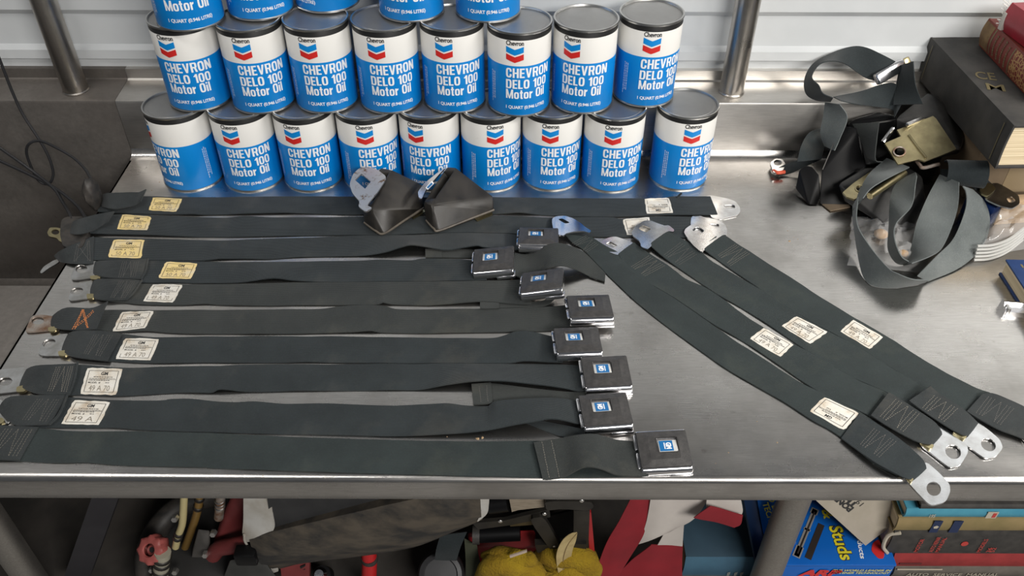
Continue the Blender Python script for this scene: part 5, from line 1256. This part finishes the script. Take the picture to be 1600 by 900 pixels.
slab('flat_bar', [(740,812,.700),(790,808,.700),(860,790,.700),(862,802,.700),(800,815,.700),(750,822,.700)], .006, M_BAR, jk)
slab('brown_bar', [(795,807,.706),(850,800,.706),(852,813,.706),(800,817,.706)], .006, speckled('brown_greasy_steel', (.09, .065, .03), (.06, .045, .02), 30, .5, .3), jk)
slab('diagonal_bar', [(828,804,.694),(852,800,.694),(878,846,.694),(870,857,.694),(862,852,.694)], .007, M_BAR, jk, True)
slab('upper_bar', [(852,776,.690),(925,776,.690),(930,784,.690),(922,791,.690),(880,788,.690),(856,791,.690)], .007, M_BAR, jk, True)
slab('upright_bar', [(898,788,.704),(923,788,.704),(921,852,.704),(898,852,.704)], .010, M_BAR, jk)
slab('cross_bar', [(838,842,.700),(918,840,.700),(918,854,.700),(842,854,.700)], .010, M_BAR, jk)
MB().tube(PYs([(766,788,.705),(796,784,.705)]), .014, 16).build('black_sleeve', M_BLACKPL, jk)
M_RIV = mat('bright_rivet', (.62, .60, .57), .3, .9)
for u, v, y in ((784,815,.694), (870,791,.688), (911,782,.684), (869,853,.688), (853,803,.690)):
    p = PY(u, v, y); MB().bm((lambda b_: (bmesh.ops.create_uvsphere(b_, u_segments=12, v_segments=8, radius=.0034), b_)[1])(bmesh.new()), Matrix.Translation(p) @ Matrix.Diagonal((1, .5, 1, 1))).build('rivet', M_RIV, jk)
o = slab('wrapped_cord', [(797,776,.694),(851,776,.694),(853,792,.694),(812,797,.694),(802,800,.694)], .012, speckled('frayed_tan_cord', (.30, .25, .19), (.22, .18, .13), 60, .85, 0, .4, sc=(1, 1, 8)), jk)
# tip of a tool and leaf
lf = thing('dried_leaf', PZ(886, 895, SH), 'curled tan dried leaf standing on the yellow towel', 'leaf')
A = PYs([(904,831,.672),(893,834,.670),(880,846,.668),(872,866,.668),(874,890,.670),(880,912,.672)]); B = PYs([(904.5,832,.672),(902,844,.676),(897,858,.678),(894,876,.678),(892,892,.676),(886,912,.674)])
sheet('blade', A, B, speckled('dry_leaf', (.46, .36, .17), (.36, .27, .12), 60, .8, 0, .2), lf, .0008, .0012, 8, 24)
MB().tube(smooth_path([a_.lerp(b_, .5) + Vector((0, -.001, .0)) for a_, b_ in zip(A, B)], 4), .0006, 5).build('midrib', mat('leaf_rib', (.26, .18, .08), .8), lf)
# yellow towel
M_TOWEL = speckled('yellow_terry', (.42, .28, .010), (.31, .19, .006), 26, .95)
bump(M_TOWEL, noise(M_TOWEL, coords(M_TOWEL, 'Object'), 260, 4, .7), 1.0, .006)
tw = thing('yellow_towel', PZ(840, 905, SH), 'bright yellow terry towel bunched below the tool case', 'towel')
def fold_lump(name, pts, rad, sq=1.0):
    P = smooth_path(PYs(pts), 6); m_ = len(P); vs = []; fs = []; n = 16
    for i, p in enumerate(P):
        t = (P[min(i+1, m_-1)]-P[max(0, i-1)]).normalized(); x = t.cross(Vector((0, 1, 0))).normalized(); y = t.cross(x); e = min(1, .35+3*min(i, m_-1-i)/m_)
        for k in range(n):
            a = 2*math.pi*k/n; rr = rad*e*(1+.22*mnoise.noise(p*45+Vector((k*.4, 0, 0))) + .06*mnoise.noise(p*300+Vector((k*2, 0, 0)))); vs.append(p + x*math.cos(a)*rr + y*math.sin(a)*rr*sq)
    for i in range(m_-1):
        for k in range(n): q = (k+1) % n; fs.append((i*n+k, i*n+q, (i+1)*n+q, (i+1)*n+k))
    fs += [tuple(range(n)), tuple((m_-1)*n+k for k in range(n))]
    return MB().add(vs, fs).build(name, M_TOWEL, tw, True, angle=80)
fold_lump('fold', [(756,868,.69),(790,868,.68),(826,872,.675),(836,864,.68)], .013); fold_lump('fold', [(748,905,.68),(772,884,.672),(800,884,.668),(834,892,.672),(860,905,.67)], .017)
fold_lump('fold', [(838,868,.70),(870,866,.69),(905,868,.69),(922,885,.685),(926,915,.68)], .020); fold_lump('fold', [(850,900,.69),(890,890,.685),(915,905,.68)], .026); fold_lump('fold', [(745,915,.67),(800,908,.66),(870,918,.66),(925,922,.66)], .022)
sw = slab('cotton_swab', [(799,869,.664),(826,860,.664),(826,863,.664),(800,872,.664)], .002, mat('pale_stick', (.50, .40, .33), .8), None, origin=PY(812, 866, .664)); tag(sw, 'pale flat stick lying on the yellow towel', 'stick')

# --- dirty black and white padded roll
M_DIRTY = mat('dirty_black_vinyl', (.03, .03, .03), .7)
v_ = coords(M_DIRTY, 'Object', (1, 1, 2)); L(M_DIRTY, ramp(M_DIRTY, noise(M_DIRTY, v_, 16, 6, .6), [(.40, (.022, .021, .020)), (.62, (.085, .070, .052))]), bsdf(M_DIRTY).inputs['Base Color'])
M_WHVIN = speckled('grubby_white_vinyl', (.52, .51, .48), (.36, .33, .28), 22, .5)
rl = thing('padded_roll', PZ(560, 880, SH), 'dirty black padded roll with white edging under the bench', 'padded roll')
A = PYs([(392,846,.676),(430,833,.672),(520,811,.668),(640,783,.664),(752,762,.662)]); B = PYs([(436,892,.690),(478,882,.684),(560,872,.680),(655,854,.676),(756,812,.670)])
nA = []
vs = []; fs = []; n = 40; ac = 14; a_ = resample(A, n); b_ = resample(B, n)
for i in range(n+1):
    for k in range(ac+1):
        f = k/ac; p = a_[i].lerp(b_[i], f) + Vector((0, -.020*math.sin(math.pi*f), .012*math.sin(math.pi*f))); p += Vector((0, -1, .5))*(.0022*mnoise.noise(p*26)); vs.append(p)
for i in range(n):
    for k in range(ac): q = i*(ac+1)+k; fs.append((q, q+1, q+ac+2, q+ac+1))
back = len(vs); vs += [p + Vector((0, .05, -.01)) for p in vs[:]]
R_ = ac+1; rim = [k for k in range(R_)] + [i*R_+ac for i in range(1, n+1)] + [n*R_+k for k in range(ac-1, -1, -1)] + [i*R_ for i in range(n-1, 0, -1)]
fs += [tuple(back+i for i in f)[::-1] for f in fs]
for i in range(len(rim)): q, w_ = rim[i], rim[(i+1) % len(rim)]; fs.append((q, w_, back+w_, back+q))
MB().add(vs, fs).build('pad', M_DIRTY, rl, True, angle=60)
slab('upper_panel', [(422,770,.690),(660,770,.690),(640,790,.690),(520,814,.690),(430,834,.690)], .01, speckled('black_canvas', (.020, .020, .021), (.030, .030, .031), 30, .8), rl)
sheet('white_flap', PYs([(382,768,.688),(382,815,.684),(381,838,.680),(388,850,.678)]), PYs([(426,768,.684),(428,800,.680),(431,828,.676),(412,842,.674)]), M_WHVIN, rl, .002, .003)
MB().tube(smooth_path(PYs([(384,838,.676),(386,850,.675),(400,866,.678),(420,880,.682),(436,891,.686)]), 6), .0017, 7).build('white_piping', M_WHVIN, rl)
sheet('white_corner', PYs([(744,768,.656),(750,786,.655),(754,800,.655),(748,815,.655)]), PYs([(767,768,.656),(766,788,.655),(763,803,.655),(749,816,.655)]), M_WHVIN, rl, .0015, .001)
slab('strap_end', [(424,884,.684),(436,882,.684),(438,893,.684),(430,896,.684)], .002, M_WHVIN, rl)

# --- red cast pump with hoses
M_CASTRED = speckled('dull_red_casting', (.20, .035, .035), (.13, .022, .022), 16, .55)
M_GREYCAST = speckled('grey_casting', (.16, .15, .14), (.10, .095, .09), 30, .5, .6)
pu = thing('red_pump', PZ(360, 890, SH), 'dull red cast pump housing with grey metal block and hose fittings', 'pump')
MB().bm(hull(PYs([(368,770,.74),(400,765,.74),(395,868,.72),(335,872,.72),(333,858,.715),(345,838,.715),(352,800,.735),(360,790,.74),(368,770,.80),(400,765,.80),(395,868,.80),(335,872,.80)]), .006, 3)).build('housing', M_CASTRED, pu, True, angle=60)
MB().tube(smooth_path(PYs([(336,870,.70),(345,860,.695),(365,856,.69),(392,850,.69)]), 6), .012, 12).build('housing_lip', M_CASTRED, pu)
MB().bm(hull(PYs([(312,830,.71),(330,832,.71),(328,862,.70),(332,874,.70),(302,874,.70),(304,860,.705),(312,830,.75),(330,832,.75),(332,874,.75),(302,874,.75)]), .003, 2)).build('valve_block', M_GREYCAST, pu, True, angle=40)
for u, v in ((337, 834), (325, 867), (277, 811), (278, 894), (242, 891)):
    p = PY(u, v, .694); MB().lathe([(.0052, 0), (.0052, .006), (.004, .008)], 6, Matrix.Translation(p) @ Matrix.Rotation(math.radians(70), 4, 'X')).build('bolt_head', M_RIV, pu)
MB().tube(smooth_path(PYs([(347,772,.70),(346,790,.70),(344,812,.70)]), 4), .0065, 12).build('hose_fitting', M_RUST, pu)
for v in (784, 789, 794): p = PY(346, v, .70); MB().lathe([(.0072, -.001), (.0078, 0), (.0072, .001)], 16, Matrix.Translation(p)).build('fitting_ring', M_ZINC, pu)
def hose(label, pts, rad, m, clamp=None):
    P = smooth_path(PYs(pts), 6); r = thing('hose', P[-1], label, 'hose', 'hoses at the red pump')
    MB().tube(P, rad, 14).build('tube', m, r)
    for f in (clamp or ()):
        i = int(f*(len(P)-2)); t = (P[i+1]-P[i]).normalized(); M_ = t.to_track_quat('Z', 'Y').to_matrix().to_4x4(); M_.translation = P[i]
        MB().lathe([(rad+.0004, -.004), (rad+.0014, -.003), (rad+.0014, .003), (rad+.0004, .004)], 18, M_, cap=False).build('clamp', M_BAR, r)
hose('milky yellow hose hanging from the bench to a black clamp', [(290,768,.70),(289,795,.70),(287,822,.70),(281,840,.70),(277,858,.70)], .0052, mat('milky_yellow_hose', (.52, .44, .22), .35), (.78, .86))
hose('amber hose behind the milky yellow one', [(315,772,.73),(311,800,.73),(302,830,.73),(292,858,.73)], .0060, mat('amber_hose', (.20, .12, .035), .3), (.12, .3))
M_CLEARH = mat('clear_ribbed_hose', (.34, .32, .25), .3)
kn = thing('valve_knob', PZ(247, 870, SH), 'pinkish red lobed knob with a dark centre hole', 'knob')
M_PINK = speckled('faded_red_plastic', (.40, .10, .09), (.31, .075, .065), 30, .45)
kc = PY(243, 862, .70); ax = Matrix.Translation(kc) @ Matrix.Rotation(math.radians(38), 4, 'X') @ Matrix.Rotation(math.radians(-14), 4, 'Y')
vs = []; fs = []; n = 48; prof = [(.009, .010), (.0105, .0125), (.0165, .0125), (.0205, .010), (.0215, .0), (.0205, -.010), (.016, -.013), (.008, -.013)]
for r0, z in prof:
    for i in range(n): a = 2*math.pi*i/n; rr = r0*(1 + (.07*math.cos(8*a) if r0 > .015 else 0)); vs.append(ax @ Vector((rr*math.cos(a), rr*math.sin(a), z)))
for j in range(len(prof)-1):
    for i in range(n): k = (i+1) % n; fs.append((j*n+i, j*n+k, (j+1)*n+k, (j+1)*n+i))
MB().add(vs, fs + [tuple((len(prof)-1)*n+i for i in range(n))]).build('lobed_ring', M_PINK, kn, True, angle=50)
MB().lathe([(.0092, -.006), (.0092, .004), (.006, .0075), (.004, .0045)], 24, ax).build('hub', mat('hub_red', (.22, .05, .045), .5), kn)
MB().lathe([(.004, 0), (.004, .0052)], 16, ax).build('hub_hole', M_DARK, kn)
hose('clear ribbed hose coming down from the pink knob', [(257,866,.692),(256,880,.69),(254,896,.688),(252,915,.688)], .0118, M_CLEARH, (.25, .45, .65, .85))

# --- tyre and dark board at the left
ty = thing('tyre', PZ(280, 900, SH), 'black rubber tyre edge behind the hoses', 'tyre')
tc_ = PZ(322, 868, -.365); mt = Matrix.Translation(tc_) @ Matrix.Rotation(math.radians(22), 4, 'X'); vs = []; fs = []; n = 72; m_ = 14
for i in range(n):
    a = 2*math.pi*i/n
    for k in range(m_): b_ = 2*math.pi*k/m_; rr = .088 + .018*math.cos(b_); vs.append(mt @ Vector((rr*math.cos(a), rr*math.sin(a), .020*math.sin(b_))))
for i in range(n):
    for k in range(m_): fs.append((i*m_+k, ((i+1) % n)*m_+k, ((i+1) % n)*m_+(k+1) % m_, i*m_+(k+1) % m_))
MB().add(vs, fs).build('tread', M_BLACKRUB, ty, True, angle=80)
MB().lathe([(.072, -.012), (.072, -.006), (.03, -.003), (.012, 0)], 40, mt).build('wheel_disc', mat('dark_wheel', (.020, .019, .018), .6), ty)
bd = slab('dark_board', [(150,768,.72),(192,768,.72),(142,908,.70),(102,908,.70)], .02, speckled('dark_stained_board', (.018, .017, .020), (.028, .026, .030), 12, .6), None, origin=PY(125, 905, .70)); tag(bd, 'dark board leaning under the left end of the bench', 'board')

# --- dark oddments in the foreground
od = thing('black_bracket', PZ(390, 895, SH), 'dark grey plastic bracket in front of the red pump', 'bracket')
MB().bm(hull(PYs([(352,905,.664),(362,878,.668),(400,872,.668),(420,884,.668),(436,905,.664),(352,905,.72),(362,878,.72),(420,884,.72),(436,905,.72)]), .004, 2)).build('plate', speckled('grey_black_plastic', (.030, .031, .029), (.045, .045, .042), 30, .6), od, True)
MB().box(tuple(PY(372, 888, .655)), tuple(PY(400, 872, .655) + Vector((0, .02, 0))), None, .003).build('clip', M_BLACKPL, od)
rt = thing('tube_wrench', PZ(580, 890, SH), 'bright red tubular wrench standing below the padded roll', 'wrench')
MB().tube(PYs([(578,850,.71),(580,880,.70),(579,920,.69)]), .0115, 16).build('tube', mat('bright_red_paint', (.42, .012, .014), .35), rt)
MB().lathe([(.0125, -.004), (.0132, 0), (.0125, .004)], 20, Matrix.Translation(PY(580, 874, .702))).build('ring', M_BLACKRUB, rt)
rs = thing('vented_heater', PZ(462, 895, SH), 'dull red vented heater case below the padded roll', 'heater')
slab('plate', [(440,880,.70),(486,880,.70),(486,915,.69),(444,915,.69)], .01, M_CASTRED, rs)
for k in range(3): slab('vent', [(472,886+6*k,.6985),(480,883+6*k,.6985),(480,885+6*k,.6985),(473,889+6*k,.6985)], .002, M_DARK, rs)
cp = thing('plastic_jar_lid', PZ(690, 890, SH), 'round black plastic lid with strap below the padded roll', 'jar lid')
MB().lathe([(.034, -.02), (.035, 0), (.032, .010), (.026, .012), (.024, .009), (.004, .010)], 36, Matrix.Translation(PY(692, 897, .69)) @ Matrix.Rotation(math.radians(40), 4, 'X')).build('cap_body', speckled('matt_black_plastic', (.022, .022, .024), (.032, .032, .034), 20, .5), cp)
sheet('strap', PYs([(690,838,.70),(684,860,.69),(682,876,.688)]), PYs([(732,832,.70),(722,856,.69),(716,876,.688)]), M_WEB, cp, .002, .0015)
gp = thing('green_cloth', PZ(735, 890, SH), 'dark olive cloth bunched left of the yellow towel', 'cloth')
sheet('fold', PYs([(728,842,.715),(730,870,.70),(732,910,.69)]), PYs([(748,852,.71),(752,878,.695),(758,910,.685)]), speckled('olive_cloth', (.045, .050, .028), (.032, .036, .020), 30, .9), gp, .002, .006)
ck = thing('chrome_fitting', PZ(505, 890, SH), 'small chromed fitting among dark oddments below the padded roll', 'fitting')
MB().lathe([(.008, 0), (.010, .006), (.006, .012), (.007, .018)], 18, Matrix.Translation(PY(505, 900, .70)) @ Matrix.Rotation(.5, 4, 'X')).build('collar', M_CHROME, ck)
MB().lathe([(.014, -.03), (.014, -.001)], 18, Matrix.Translation(PY(505, 900, .70)) @ Matrix.Rotation(.5, 4, 'X')).build('barrel', M_BLACKPL, ck)
